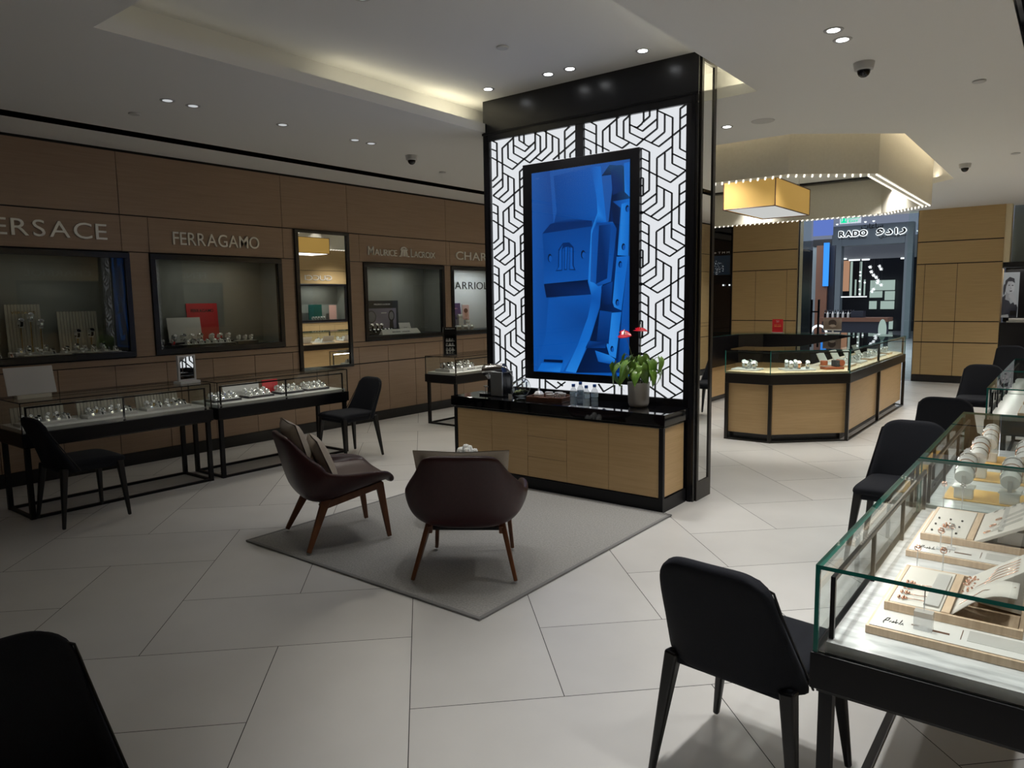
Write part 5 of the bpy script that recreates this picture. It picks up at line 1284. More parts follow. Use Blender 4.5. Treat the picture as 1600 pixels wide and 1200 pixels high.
# ================================================================== STOCK IN THE LEFT COUNTERS
D = .6906
GA, GB_, GC_ = 'watches in the far left counter', 'watches in the second left counter', 'watches in the small left counter'
for k, yc in enumerate((2.18, 2.66, 3.14)):
    nm = ['leftmost', 'middle', 'right'][k]
    ribbed_board('low ribbed board, %s of three in the far left counter' % nm, -6.53, yc-.19, yc+.19, D, .13, None, .02)
    tray('%s white stepped tray in the far left counter' % nm, (-6.40, yc, D), RZL, .40, .16, .02, 'traywhite', 'cuffgrey')
    row_of_watches((-6.44, yc-.15, D+.023), (-6.44, yc+.15, D+.023), 6, RZL, 'back row, %s tray, far left counter' % nm, GA, [('cuff', 'silver', 'dialwhite'), ('cuff', 'gold', 'dialwhite'), ('wedge', 'silver', 'dialdark')], .85)
    row_of_watches((-6.36, yc-.15, D+.023), (-6.36, yc+.15, D+.023), 5, RZL, 'front row, %s tray, far left counter' % nm, GA, [('wedge', 'silver', 'dialdark'), ('wedge', 'piping', 'dialdark'), ('wedge', 'silver', 'dialwhite')], .85)
for k, yc in enumerate((3.70, 4.06, 4.42, 4.74)):
    nm = ['leftmost', 'second', 'third', 'rightmost'][k]
    tray('%s dark edged tray in the counter left of the facing chair' % nm, (-6.40, yc, D), RZL, .28, .18, .022, 'traywhite', 'darkcloth')
    row_of_watches((-6.45, yc-.10, D+.025), (-6.45, yc+.10, D+.025), 4, RZL, 'back row, %s tray, second left counter' % nm, GB_, [('cuff', 'silver', 'dialwhite')], .9)
    row_of_watches((-6.36, yc-.10, D+.025), (-6.36, yc+.10, D+.025), 4, RZL, 'front row, %s tray, second left counter' % nm, GB_, [('wedge', 'silver', 'dialwhite'), ('wedge', 'silver', 'dialdark')], .9)
card('white_card', 'white card behind the left trays of the second left counter', -6.53, 3.78, 4.18, D, .13, 'traywhite', lean=.02)
card('red_card', 'small red card inside the second left counter', -6.53, 4.22, 4.40, D, .14, 'red', lean=.02)
tray('grey sloping tray in the small left counter', (-6.50, 7.12, D), RZL, .55, .26, .035, 'cuffgrey')
row_of_watches((-6.55, 6.90, D+.035), (-6.55, 7.38, D+.035), 7, RZL, 'in the back row of the small left counter', GC_, [('cuff', 'piping', 'dialwhite', 'cuffgrey'), ('cuff', 'silver', 'dialdark', 'cuffgrey')], 1.15)
row_of_watches((-6.45, 6.90, D+.035), (-6.45, 7.38, D+.035), 7, RZL, 'in the front row of the small left counter', GC_, [('wedge', 'piping', 'dialdark', 'cuffgrey'), ('wedge', 'silver', 'dialwhite', 'cuffgrey')], 1.1)
wb = thing('brand_bar', 'white lettered bar at the front of the small left counter', 'display bar', (0, 0, 0))
MB().box(-6.335, 7.05, D, -6.315, 7.55, D+.045).build('bar', 'traywhite', wb); mb = MB(); writing(mb, 'MAURICE   LACROIX', (-6.3148, 7.30, D+.015), LEFTW, .34, .018, .0006, .02, center=True); mb.build('writing', 'text_dark', wb)

# ================================================================== JEWELLERY IN THE RIGHT COUNTERS
def ring_post(x, y, z, h, label, m='rosegold', base=True):
    t = thing('ring_post', label, 'ring stand', (x, y, z))
    MB().cyl((0, 0, 0), (0, 0, h), .0022, n=8).build('acrylic_rod', 'acrylic', t)
    if base: MB().box(-.012, -.012, 0, .012, .012, .006).build('acrylic_foot', 'acrylic', t)
    mb = MB(); mb.tube([(.009*cos(a), .004*sin(a)*0, h+.006+.009*sin(a)) for a in [i*2*pi/14 for i in range(15)]], .0018, 6)
    for a in range(6): mb.ball((.006*cos(a), .004, h+.010+.005*sin(a)), .0032, n=6, m=4)
    mb.build('jewelled_ring', m, t, smooth=True)
def jewel_tray(label, x0, y0, x1, y1, z, sig=True):
    t = thing('display_tray', label, 'display tray', (0, 0, 0))
    MB().box(x0, y0, z, x1, y1, z+.022).build('wooden_edge', 'ash', t, bevel=.0015)
    MB().box(x0+.008, y0+.008, z+.022, x1-.008, y1-.008, z+.0245).build('white_top', 'traywhite', t)
    mb = MB()
    for k, (a, b) in enumerate(((.23, .30), (.30, .37))): mb.box(x0+a, y0+.045, z+.0246, x0+b, y0+.115, z+.0252)
    mb.build('grey_squares', 'cuffgrey', t)
    mb = MB(); zz = z+.0254; P = lambda u, v: (x0+.035+u*.048, y0+.035+v*.045, zz)
    for st__ in ([(0, .2), (.12, .9), (.25, .95), (.2, .5), (.02, .45), (.05, .0)], [(.3, .35), (.36, .55), (.42, .3), (.5, .6), (.46, .35), (.6, .5)], [(.6, .9), (.62, .3), (.7, .55), (.8, .3), (.86, 1.0), (.8, .35)], [(.88, .3), (.95, .55), (1, .3)]):
        mb.tube([P(*q) for q in st__], .0011, 5)
    mb.build('signature_mark', 'text_dark', t)
    mb = MB()
    for a, b, c_, d in ((.10, .065, .118, .072), (.125, .05, .127, .085), (.14, .055, .19, .066), (.215, .045, .217, .11)): mb.box(x0+a, y0+b, z+.0246, x0+c_, y0+d, z+.025)
    mb.build('small_marks', 'brownwatch', t)
TA = .6906
jewel_tray('ash edged white tray closest to the front in the nearest counter', -.405, 2.06, .02, 2.565, TA)
jewel_tray('ash edged white tray behind the first in the nearest counter', -.427, 2.775, .02, 3.36, TA)
def jewel_book(label, x0, y0, x1, y1, z, kind):
    t = thing('jewellery_book', label, 'jewellery display', (0, 0, 0)); xm = x0+(x1-x0)*.46
    mb = MB(); h = .024
    mb.box(x0, y0, z, x1, y1, z+.006); mb.box(x0, y0, z+.006, x1, y0+.010, z+h); mb.box(x0, y1-.010, z+.006, x1, y1, z+h); mb.box(x0, y0+.01, z+.006, x0+.010, y1-.01, z+h); mb.box(x1-.010, y0+.01, z+.006, x1, y1-.01, z+h)
    mb.box(xm-.010, y0+.01, z+.006, xm+.010, y1-.01, z+h+.002)
    mb.build('wooden_frame', 'ash', t, bevel=.001)
    MB().box(x0+.011, y0+.012, z+.008, xm-.012, y1-.012, z+h+.001).build('left_pad', 'suede', t, bevel=.002)
    if kind == 'curved':
        mb = MB()
        def fn(u, v): a = u*1.25; return (xm+.012+.145*u, y0+.015+(y1-y0)*.36*v, z+h-.012+.088*sin(min(1., u*1.15+.04)*pi/2))
        mb.grid(fn, 12, 3); mb.build('curved_page', 'suede', t, smooth=True, solid=.003)
        mb = MB(); a = y0+(y1-y0)*.42
        mb.add([(xm+.02, a, z+h), (xm+.02, y1-.02, z+h), (xm+.165, y1-.02, z+.135), (xm+.165, a, z+.135), (xm+.165, y1-.02, z+.010), (xm+.165, a, z+.010)], [(0, 3, 2, 1), (2, 3, 5, 4), (0, 1, 4, 5), (0, 5, 3), (1, 2, 4)])
        mb.build('raised_wedge', 'suede', t, bevel=.002)
        mb = MB()
        for k in range(5):
            yy = a+.02+.027*k; mb.tube([(xm+.045+.005*k, yy, z+h+.022), (xm+.10, yy+.006, z+h+.066), (xm+.15, yy+.002, z+h+.103)], .0011, 5)
            for q in range(6): mb.ball((xm+.035+random.uniform(-.012, .018), yy+random.uniform(-.01, .01), z+h+.016+random.uniform(0, .01)), .0036, n=6, m=4)
        mb.build('earrings', 'rosegold', t, smooth=True)
        mb = MB()
        for k in range(4):
            yy = y0+.045+.045*k; mb.tube([(x0+.035, yy, z+h+.004), (x0+.07, yy+.006*(-1)**k, z+h+.005), (xm-.03, yy+.01, z+h+.004)], .0012, 5)
            for q in range(5): a2 = q*1.26; mb.ball((x0+.038+.010*cos(a2), yy+.007*sin(a2), z+h+.006), .0042, n=6, m=4)
        mb.build('pendants', 'rosegold', t, smooth=True)
        MB().box(xm-.055, y0+.03, z+h+.0015, xm-.018, y1-.05, z+h+.007).build('grey_band', 'cuffgrey', t, bevel=.001)
        mb = MB(); mb.tube([(xm+.03, y0+.03, z+h+.026), (xm+.08, y0+.07, z+h+.064), (xm+.15, y0+.10, z+h+.078)], .0010, 5); mb.build('fine_chain', 'rosegold', t)
    else:
        mb = MB(); mb.add([(xm+.012, y0+.005, z+h-.002), (xm+.012, y1-.01, z+h-.002), (x1+.012, y1-.01, z+.125), (x1+.012, y0+.005, z+.125), (xm+.014, y0+.005, z+h-.014), (xm+.014, y1-.01, z+h-.014), (x1+.012, y1-.01, z+.110), (x1+.012, y0+.005, z+.110)],
            [(0, 3, 2, 1), (4, 5, 6, 7), (0, 1, 5, 4), (1, 2, 6, 5), (2, 3, 7, 6), (3, 0, 4, 7)]); mb.build('sloped_page', 'suede', t, bevel=.002)
        MB().box(xm+.08, y0+.03, z+h, x1-.012, y1-.03, z+.07).build('support', 'cuffgrey', t)
        sl = (.125-h)/(x1-xm); mb = MB(); gm = MB()
        for k in range(3):
            yy = y0+.07+.075*k; cx_ = xm+.045+.012*k; zz = z+h+(cx_-xm-.012)*sl+.003
            mb.tube([(cx_+.010*cos(a), yy+.010*sin(a), zz+.010*cos(a)*sl) for a in [i*2*pi/14 for i in range(15)]], .0018, 6)
            gm.tube([(cx_+.015, yy+.01, zz+.008), (cx_+.10, yy+.035, zz+.10*sl+.004)], .0012, 5); gm.tube([(cx_+.015, yy-.01, zz+.008), (cx_+.10, yy+.015, zz+.10*sl+.004)], .0012, 5)
        mb.build('bracelets', 'rosegold', t, smooth=True); gm.build('page_grooves', 'cuffgrey', t)
        for k in range(5):
            cx_ = xm+.045+.028*k; yy = y1-.045; zz = z+h+(cx_-xm-.012)*sl+.004
            MB().tube([(cx_, yy-.012, zz), (cx_+.010, yy, zz+.006), (cx_+.004, yy+.014, zz)], .002, 5).build('ear_cuff', 'silver', t, smooth=True)
        mb = MB()
        for a in range(3):
            for b in range(3):
                mb.ball((x0+.03+.038*a, y0+.05+.09*b, z+h+.004), .0042, n=7, m=4)
        mb.build('gem_studs', 'text_dark', t)
        mb = MB()
        for q in range(22): a = q*.7; mb.ball((x0+.075+.016*cos(a), y0+.11+.016*sin(a), z+h+.004+.0006*q), .0034, n=6, m=4)
        mb.build('brooch', 'rosegold', t, smooth=True)
TB = TA+.0251
jewel_book('open jewellery book with curved page and earrings in the nearest counter', -.385, 2.19, -.062, 2.545, TB, 'curved')
jewel_book('open jewellery book with sloped page behind the curved one', -.405, 2.92, -.075, 3.33, TB, 'sloped')
ring_post(-.365, 2.60, TA, .085, 'left acrylic ring post behind the front jewellery book'); ring_post(-.295, 2.62, TA, .085, 'right acrylic ring post behind the front jewellery book')
ring_post(-.395, 3.42, TA, .12, 'tall acrylic ring post at the back left of the nearest counter'); ring_post(-.33, 3.43, TA, .12, 'tall acrylic ring post second from left at the back of the nearest counter', 'silver')
ab = thing('acrylic_block', 'small clear acrylic block with a rod on the front white tray', 'ring stand', (-.275, 2.115, TB))
MB().box(-.022, -.014, 0, .022, .014, .05).build('block', 'acrylic', ab); MB().cyl((0, 0, .05), (0, 0, .115), .0016, n=6).build('rod', 'silver', ab)
ring_post(-.33, 2.84, TB, .06, 'short acrylic post before the sloped jewellery book'); ring_post(-.30, 2.86, TB, .075, 'second short acrylic post before the sloped jewellery book', 'silver')
# second counter: rolls on tall stands over ochre papers
for k, y in enumerate((3.68, 4.12, 4.56)):
    tag(MB().box(-.43, y, TA, .0, y+.24, TA+.004).build('ochre_mat', 'ochre'), '%s ochre mat in the second counter with the bangle rolls' % ['nearest', 'middle', 'farthest'][k], 'mat')
def roll_stand(x, y, z, label, h=.11, lean=.06):
    t = thing('bangle_stand', label, 'bangle stand', (x, y, z), 0, 'white bangle stands in the second counter')
    MB().box(-.036, -.030, 0, .036, .030, h*.42).build('stand_base', 'cuff', t, bevel=.003)
    MB().box(-.042, -.036, h*.42, .042, .036, h*.50).build('stand_plate', 'cuff', t, bevel=.002)
    mb = MB(); mb.cyl((0, -.030, h*.5+.042), (0, .12, h*.5+.042+lean), .036, n=22); mb.build('roll', 'cuff', t, smooth='auto')
    mb = MB(); mb.box(-.008, -.034, h*.5, .008, -.030, h*.5+.05); mb.build('slot', 'cuffgrey', t)
    for k in range(3):
        yy = .0+.045*k; zc = h*.5+.042+lean*(yy+.03)/.15
        MB().tube([(.039*cos(a), yy, zc+.039*sin(a)) for a in [i*2*pi/18 for i in range(19)]], .0028, 5).build('bangle', ['silver', 'rosegold', 'silver'][k], t, smooth=True)
for (x, y, l) in ((-.355, 3.73, 'front left white bangle stand in the second counter'), (-.185, 3.73, 'front second white bangle stand in the second counter'), (-.345, 4.20, 'middle left white bangle stand in the second counter'),
                  (-.16, 4.20, 'middle second white bangle stand in the second counter'), (-.335, 4.64, 'back left white bangle stand in the second counter')): roll_stand(x, y, TA+.0046, l)
# third and fourth counters
for k, (x, y) in enumerate(((-.16, 6.75), (-.16, 7.45), (-.16, 8.5))):
    tray('ash edged tray in the %s' % ['third counter, nearer one', 'third counter, farther one', 'fourth counter'][k], (x, y, TA), rad(90), .46, .30, .022, 'traywhite', 'ash')
for k, (x, y) in enumerate(((-.24, 6.95), (-.12, 6.95), (-.20, 7.50), (-.10, 7.62), (-.22, 8.45), (-.10, 8.60))):
    t = thing('necklace_bust', 'small white rounded jewellery bust, %s along the far right counters' % ORD[k], 'bust', (x, y, TA+.026), 0, 'white busts in the far right counters')
    MB().lathe([(0, 0), (.035, 0), (.038, .008), (.022, .02), (.036, .05), (.040, .08), (.028, .10), (0, .108)], n=18).build('bust_body', 'cuff', t, smooth='auto')
    MB().tube([(.038*cos(a), .038*sin(a), .066+.012*sin(a)) for a in [i*2*pi/16 for i in range(17)]], .0022, 5).build('chain', 'silver', t, smooth=True)

# ================================================================== BACK WALL DISPLAYS AND THE MALL SHOP
bc = thing('wall_display_case', 'dark wall display with a black and white portrait at the right edge', 'display window', (0, 0, 0))
MB().box(-1.06, YB+.02, .0, -.35, YB+.60, 1.10).build('plinth', 'blacksoft', bc)
MB().box(-1.06, YB+.02, 2.05, -.35, YB+.60, 2.14).build('head', 'blacksoft', bc)
MB().box(-1.06, YB+.58, 1.10, -.35, YB+.60, 2.05).build('back_panel', 'blacksoft', bc)
MB().box(-.37, YB+.02, 1.10, -.35, YB+.58, 2.05).build('side_panel', 'blacksoft', bc)
p0, p1 = at(1563, 496, 1, YB+.56), at(1594, 425, 1, YB+.56)
pw_, ph_ = p1.x-p0.x, p1.z-p0.z
picture('portrait_poster', (p0.x, YB+.56, p0.z), FRONTW, pw_, ph_, [R01((.42, .44, .44), (.62, .65, .65)),
  ([(0, 0), (.95, 0), (.98, .22), (.82, .36), (.55, .30), (.25, .52), (.05, .45)], [(.05, .05, .06), (.02, .02, .02), (.03, .03, .04), (.05, .05, .06), (.07, .07, .08), (.10, .10, .11), (.06, .06, .07)]),
  ([(.22, .40), (.52, .36), (.50, .56), (.26, .60)], (.42, .42, .42)), (circ(.46, .68, .26, .155), (.58, .58, .58)), (circ(.62, .66, .12, .11, 12), (.66, .66, .66)),
  ([(.12, .62), (.18, .82), (.42, .90), (.70, .86), (.74, .76), (.58, .80), (.34, .80), (.24, .70), (.2, .56)], (.07, .07, .08)), (circ(.13, .62, .06, .12), (.08, .08, .09)),
  ([(.36, .70), (.46, .71), (.46, .725), (.36, .72)], (.05, .05, .05)), ([(.56, .70), (.66, .70), (.66, .72), (.56, .72)], (.05, .05, .05)), ([(.51, .70), (.555, .63), (.50, .63)], (.42, .42, .42)), ([(.45, .595), (.60, .60), (.60, .575), (.47, .57)], (.12, .12, .12)),
  ([(.42, .50), (.62, .56), (.78, .48), (.95, .30), (.80, .28), (.6, .42), (.45, .44)], (.55, .55, .55)), ([(.55, .04), (.90, .04), (.90, .15), (.55, .15)], (.01, .01, .01)), ([(.0, .0), (.5, .0), (.45, .07), (0, .05)], (.4, .4, .38))], bc, 'picdim')
area('case_lamp', (-.8, YB+.3, 2.04), .5, .2, 1.5, NEUT)
nb = thing('bracelet_stand', 'small white bracelet stand below the portrait at the right edge', 'display stand', (-.78, YB+.25, 1.1006))
MB().box(-.20, -.05, 0, .20, .05, .02).build('base', 'cuff', nb); mb = MB(); mb.cyl((-.17, 0, .045), (.17, 0, .045), .025, n=16); mb.build('roll', 'cuff', nb, smooth='auto')
# dark glazed shop picture at the left of the back wall
dp = thing('window_poster', 'dark window with sparkling white picture beside the left oak pier', 'poster', (0, 0, 0))
a, b = at(1108, 345, 1, YB+.30), at(1145, 345, 1, YB+.30); z_ = at(1125, 424, 1, YB+.30).z
MB().box(a.x-.35, YB+.30, 0, b.x-.02, YB+.325, 3.1).build('glass_panel', 'blackgloss', dp)
MB().box(a.x-.35, YB+.26, 1.90, b.x-.02, YB+.299, 2.08).build('black_bar', 'blacksoft', dp)
po = [R01((.01, .02, .03))]; random.seed(5)
for k in range(150):
    u, v = random.random(), random.random()
    if (u-.35)**2+(v-.35)**2 < .16: g_ = random.uniform(.15, .75); po.append((circ(u, v, random.uniform(.01, .035), random.uniform(.008, .025), 6), (g_, g_*1.05, g_*1.08)))
picture('sparkling_picture', (a.x, YB+.2985, 2.10), FRONTW, b.x-a.x-.04, .42, po, dp, 'picdim', .00006)
mb = MB(); writing(mb, 'H \u2726 T M M', (a.x+.02, YB+.2985, 2.56), FRONTW, b.x-a.x-.08, .045, .001); mb.build('white_writing', 'text_white', dp)
for k, x in enumerate((-6.02, -6.16)): 
    tag(MB().cyl((x, YB+.25, 1.86), (x, YB+.25, 1.89), .016, n=10).build('small_lamp', 'glowwhite'), 'tiny lit spot, %s of two, under the dark window bar' % ['right', 'left'][k], 'lamp')
# entrance glass and posts
ge = thing('glass_screen', 'greenish fixed glass panel beside the left pier of the mall entrance', 'glass panel', (0, 0, 0))
MB().box(-4.50, YB+.05, .02, -4.285, YB+.062, ZC+.06).build('pane', 'glassgreen', ge); MB().box(-4.515, YB+.04, .0, -4.50, YB+.07, ZC+.06).build('edge_profile', 'blacksoft', ge)
gr_ = thing('glass_screen', 'greenish fixed glass panel beside the right pier of the mall entrance', 'glass panel', (0, 0, 0))
MB().box(-2.56, YB+.05, .02, -2.40, YB+.062, ZC+.06).build('pane', 'glassgreen', gr_); MB().box(-2.40, YB+.04, .0, -2.388, YB+.07, ZC+.06).build('edge_profile', 'blacksoft', gr_)
br = thing('entrance_barrier', 'black two post barrier standing at the mall entrance', 'barrier', (0, 0, 0))
a, b = at(1267, 520, 1, 16.5), at(1278, 520, 1, 16.5); zt_ = at(1267, 468, 1, 16.5).z
for x in (a.x, b.x): MB().box(x-.018, 16.48, 0, x+.018, 16.52, zt_).build('post', 'black', br)
MB().box(a.x, 16.485, zt_-.28, b.x, 16.515, zt_-.25).build('crossbar', 'black', br)
# the shop across the mall, 15 m beyond the entrance
YS = 30.0
def G(x, y): return (1260+x*.1125, 330+y*.1125)
def H2(x, y): return (1260+x*.1125, 430+y*.1125)
def P(p, Y=YS): return at(*p, 1, Y)
shop = thing('mall_shop', 'grey blue clad watch shop front across the mall', 'shop front', (0, 0, 0))
fx0, fx1 = P(G(360, 215)).x, P(G(1495, 150)).x; dx0, dx1 = P(G(490, 480)).x, P(G(1368, 450)).x
zt2 = P(G(900, 180)).z; zd = P(G(900, 465)).z
mb = MB(); mb.box(fx0, YS, 0, dx0, YS+.4, zt2); mb.box(dx1, YS, 0, fx1, YS+.4, zt2); mb.box(dx0, YS, zd, dx1, YS+.4, zt2); mb.build('cladding', 'facade', shop, bevel=.01)
def glowtext(txt, px, py, px2, h, sp=0., bold=.03, sh=0.):
    a = P((px, py)); b = P((px2, py)); mb = MB()
    for ox, oz in ((-.03, 0), (.03, 0), (0, .03), (0, -.03), (.022, .022), (-.022, .022), (.022, -.022), (-.022, -.022)): writing(mb, txt, (a.x+ox, YS-.03, a.z+oz), FRONTW, b.x-a.x, h, .01, bold, sp)
    mb.build('letter_glow', 'glowwhite', shop)
    mb = MB(); writing(mb, txt, (a.x, YS-.06, a.z), FRONTW, b.x-a.x, h, .03, bold, sp); mb.build('letters', 'text_dark', shop)
g0, g1 = G(458, 362), G(842, 345); glowtext('RADO', g0[0], g0[1], g1[0], P(G(500, 285)).z-P(G(500, 362)).z, .10, .035)
hA = P(G(1180, 240)).z-P(G(1180, 325)).z
for ch, xa_, xb_, dz, hs in (('\u0648', 975, 1075, -.10, 1.0), ('\u062f', 1100, 1195, 0, .85), ('\u0627', 1235, 1262, 0, 1.0), ('\u0631', 1290, 1385, -.06, .95)):
    g0, g1 = G(xa_, 330-(xa_-975)*.04), G(xb_, 320); a = P(g0); b = P(g1); mb = MB()
    for ox, oz in ((-.03, 0), (.03, 0), (0, .03), (0, -.03)): writing(mb, ch, (a.x+ox, YS-.03, a.z+oz), FRONTW, b.x-a.x, hA*hs, .01, .03)
    mb.build('letter_glow', 'glowwhite', shop); mb = MB(); writing(mb, ch, (a.x, YS-.06, a.z), FRONTW, b.x-a.x, hA*hs, .03, .03); mb.build('letter', 'text_dark', shop)
def flattext(txt, p, q, h, m='text_dark', sp=.0, bold=.01):
    a = P(G(*p)); b = P(G(*q)); mb = MB(); writing(mb, txt, (a.x, YS-.01, a.z), FRONTW, b.x-a.x, h, .008, bold, sp); return mb.build('small_letters', m, shop)
flattext('\ufe95\ufe8e\ufecb\ufe8e\ufeb3', (760, 252), (1065, 245), .20)
flattext('SWITZERLAND', (445, 402), (832, 385), .10, sp=.2)
flattext('\ufef1\ufeae\ufeb4\ufef3\ufeee\ufeb3', (1005, 385), (1385, 365), .12)
# the shop's inside
ix0, ix1, YI = dx0, dx1, YS+6.5
sh = thing('mall_shop_interior', 'dark interior of the shop across the mall with lit shelves', 'shop interior', (0, 0, 0))
mb = MB(); mb.box(ix0-1.5, YI, 0, ix1+2.5, YI+.1, zd); mb.box(ix0-1.6, YS+.4, 0, ix0-1.55, YI, zd); mb.box(ix1+.6, YS+.4, 0, ix1+.65, YI, zd); mb.build('dark_walls', 'nightblue', sh)
z_in = at(*G(900, 660), 1, YS+2.0).z
MB().box(ix0-1, YS+2.0, z_in, ix1+1.5, YS+2.2, zd+.4).build('bulkhead', 'mallwall', sh)
mb = MB(); a = at(*G(500, 680), 1, YS+2.1); 
for p, q in (((480, 665), (560, 665)), ((590, 682), (745, 678)), ((770, 675), (880, 665)), ((1310, 655), (1360, 655))):
    u, v = at(*G(*p), 1, YS+1.98), at(*G(*q), 1, YS+1.98); mb.box(u.x, YS+1.96, u.z-.03, v.x, YS+1.98, u.z+.03)
mb.build('ceiling_glow_strip', 'glowwhite', sh)
def flat(name, p, q, Y, m, th=.05, par=None, conv=G):
    u, v = at(*conv(*p), 1, Y), at(*conv(*q), 1, Y); return MB().box(u.x, Y, max(0, v.z), v.x, Y+th, u.z).build(name, m, par or sh)
flat('peach_panel', (500, 690), (585, 1110), YI-1.5, 'peach')
for (x0_, y0_, x1_, y1_) in ((890, 962, 1225, 1095), (885, 1112, 1050, 1195), (1090, 1112, 1222, 1230)): flat('lit_shelf', (x0_, y0_), (x1_, y1_), YI-.3, 'shelfglow')
for (x0_, y0_, x1_, y1_) in ((880, 222, 1050, 310), (1090, 222, 1220, 345), (872, 360, 970, 470), (1030, 360, 1215, 470), (1085, 630, 1195, 750)): flat('lit_shelf', (x0_, y0_), (x1_, y1_), YI-.3, 'shelfglow', conv=H2)
for x, y0_, y1_ in ((620, 700, 1180), (750, 700, 1180), (680, 950, 1170), (805, 950, 1170)): flat('vertical_light', (x-5, y0_), (x+5, y1_), YI-1.2, 'shelfglow')
random.seed(3)
for k, (x, y) in enumerate(((888, 772), (905, 838), (935, 885), (972, 915), (998, 960), (990, 990), (1040, 1020), (1018, 762), (1040, 800), (935, 1080), (912, 1110), (750, 845), (750, 890), (742, 970), (812, 990), (740, 1085), (740, 1150))):
    v = at(*G(x, y), 1, YS+2.6+.15*k); t = thing('pendant_star', 'white star pendant inside the mall shop', 'pendant lamp', v, random.random(), 'star pendants inside the mall shop')
    mb = MB(); r = .075 if x > 860 else .04
    for a in range(3): d = Vector((cos(a*1.05), 0, sin(a*1.05)))*r; mb.cyl(-d, d, .025, .004, n=6)
    mb.ball((0, 0, 0), .035, n=8, m=5); mb.build('star', 'glowwhite', t); MB().cyl((0, 0, .03), (0, 0, zd-v.z), .004, n=4).build('cord', 'text_grey', t)
# counter in front of that shop with a row of bottles and lit dots
ctr = thing('mall_kiosk', 'brown topped kiosk counter in front of the mall shop', 'kiosk', (0, 0, 0)); YK = 24.0
u, v = at(*H2(165, 590), 1, YK), at(*H2(1130, 545), 1, YK)
MB().box(u.x, YK, u.z-.12, v.x, YK+.8, u.z).build('counter_top', 'brownwatch', ctr); MB().box(u.x+.1, YK+.05, 0, v.x-.1, YK+.75, u.z-.12).build('counter_body', 'nightblue', ctr)
for k in range(12):
    x = u.x+.15+(v.x-u.x)*.42*k/11
    t = thing('display_bottle', 'dark capped bottle in the row on the mall kiosk', 'bottle', (x, YK+.2, u.z+.0005), 0, 'bottles on the mall kiosk')
    MB().lathe([(0, 0), (.035, 0), (.035, .13), (.014, .16), (.014, .2), (0, .2)], n=8).build('bottle_body', 'cuffgrey' if k % 2 else 'blackgloss', t)
    MB().cyl((0, 0, .2), (0, 0, .24), .02, n=8).build('cap', 'chrome', t)
tag(MB().box(v.x-1.05, YK+.1, u.z+.0005, v.x-.7, YK+.45, u.z+.20).build('dark_box', 'nightblue'), 'dark blue box at the right of the bottle row on the kiosk', 'box')
flat('glow_dots', (480, 295), (835, 305), YK+2.5, 'glowwhite', par=ctr, conv=H2)
# round lit ring sign and oval sign
w_ = at(*H2(170, 800), 1, 20.0); rgs = thing('round_sign', 'white ring shaped sign standing low beyond the entrance barrier', 'sign', (w_.x, 20.0, 0))
mb = MB(); R_ = at(*H2(275, 800), 1, 20).x-w_.x
mb.tube([(R_*cos(a), 0, w_.z+R_*sin(a)) for a in [i*2*pi/32 for i in range(33)]], .03, 8); mb.build('ring', 'glowwhite', rgs, smooth=True); MB().box(-.03, -.02, 0, .03, .02, max(.02, w_.z-R_)).build('stem', 'cuff', rgs)
w_ = at(*H2(1052, 760), 1, 21.0); ov = thing('oval_sign', 'pale blue oval sign standing before the mall shop', 'sign', (w_.x, 21.0, 0))
mb = MB(); mb.M = Matrix.Translation((0, 0, w_.z)) @ Matrix.Diagonal((.35, 1, 1, 1)); mb.cyl((0, 0, 0), (0, .03, 0), .28, n=28); mb.build('oval_face', 'shelfglow', ov); MB().box(-.03, 0, 0, .03, .03, w_.z-.2).build('stem', 'cuff', ov)
# blue light bar, panels to its left
YL = 26.0
lbp = thing('mall_feature_wall', 'grey mall wall panels around the upright blue light bar', 'wall panels', (0, 0, 0))
def flatL(name, p, q, Y, m): return flat(name, p, q, Y, m, .1, lbp)
flatL('grey_panel', (95, 440), (200, 2100), YL+.3, 'facade'); flatL('brown_panel', (145, 480), (245, 2100), YL, 'trayleather'); flatL('dark_panel', (275, 480), (345, 2100), YL+.2, 'nightblue')
flatL('dark_soffit', (95, 400), (345, 480), YL+.25, 'blacksoft')
flatL('blue_bar', (243, 440), (292, 1040), YL-.1, 'bluebar')
bz = thing('blue_ceiling', 'blue glowing ceiling patch over the mall', 'ceiling panel', (0, 0, 0)); flat('blue_field', (100, 90), (360, 330), 27.5, 'mallblue', .1, bz)
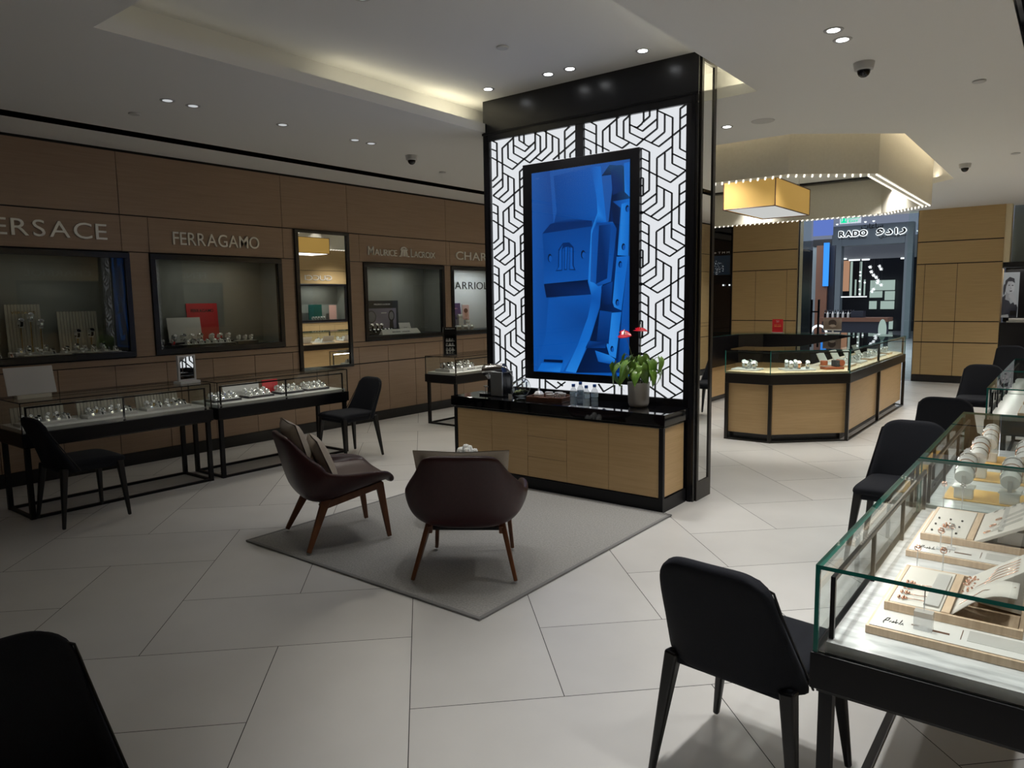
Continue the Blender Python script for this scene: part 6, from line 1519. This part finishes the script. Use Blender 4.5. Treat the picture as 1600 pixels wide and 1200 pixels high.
# exit sign
ex = thing('exit_sign', 'green lit exit sign hanging in the mall', 'exit sign', (0, 0, 0)); YE = 22.0
a, b = at(*G(478, 165), 1, YE), at(*G(745, 70), 1, YE)
MB().box(a.x-.03, YE, a.z-.03, b.x+.03, YE+.02, b.z+.03).build('acrylic_plate', 'acrylic', ex)
mb = MB(); w3 = b.x-a.x; hh = b.z-a.z
writing(mb, '\u062c\ufeae\ufea8\ufee3', (a.x+w3*.38, YE-.003, a.z+hh*.5), FRONTW, w3*.6, hh*.45, .002, .02); writing(mb, 'EXIT', (a.x+w3*.42, YE-.003, a.z+hh*.05), FRONTW, w3*.5, hh*.33, .002, .02)
mb.box(a.x, YE-.003, a.z, a.x+w3*.32, YE-.001, a.z+.02); mb.box(a.x, YE-.003, a.z+hh*.9, a.x+w3*.32, YE-.001, a.z+hh*.9+.02); mb.box(a.x, YE-.003, a.z, a.x+.02, YE-.001, a.z+hh*.9); mb.box(a.x+w3*.32-.02, YE-.003, a.z, a.x+w3*.32, YE-.001, a.z+hh*.9)
mb.ball((a.x+w3*.17, YE-.002, a.z+hh*.72), .035, .003, .035, n=8, m=5); mb.beam((a.x+w3*.17, YE-.002, a.z+hh*.6), (a.x+w3*.15, YE-.002, a.z+hh*.35), .05, .003); mb.beam((a.x+w3*.15, YE-.002, a.z+hh*.35), (a.x+w3*.25, YE-.002, a.z+hh*.12), .035, .003); mb.beam((a.x+w3*.15, YE-.002, a.z+hh*.35), (a.x+w3*.07, YE-.002, a.z+hh*.15), .035, .003)
mb.build('green_symbols', 'exit', ex)
for x in (a.x+.1, b.x-.1): MB().cyl((x, YE+.01, b.z+.03), (x, YE+.01, 4.5), .004, n=5).build('wire', 'steel', ex)
for k, (x, y) in enumerate(((428, 180), (820, 145), (935, 133), (1548, 268))):
    v = at(*G(x, y), 2, 4.49); tag(MB().ball(v, .05, n=8, m=5).build('mall_spotlight', 'glowwhite'), 'tiny bright ceiling spotlight of the mall, %s of four' % ORD[k], 'ceiling light')
# spots added on the hanging ring's track to brighten showcase and aisle
for k, (x, y, p) in enumerate(((-2.16, 7.83, .8), (-1.83, 10.0, 1.0), (-3.2, 7.63, .9), (-4.2, 11.86, .9), (-2.17, 11.62, 1.0))):
    t = thing('added_track_spot', 'small added spotlight on the ring track, %s of five' % ORD[k], 'spotlight', (x, y, 3.304), 0, 'added track spots inside the ring')
    MB().cyl((0, 0, -.10), (0, 0, 0), .03, n=14).build('spot_body', 'blacksoft', t)
    d = bpy.data.lights.new('added_track_beam', 'SPOT'); d.energy = K_RIGHT*4*p; d.spot_size = rad(112); d.spot_blend = .9; d.shadow_soft_size = .04; d.color = NEUT
    o = bpy.data.objects.new('added_track_beam', d); C.objects.link(o); o.parent = t; o.location = (0, 0, -.11)
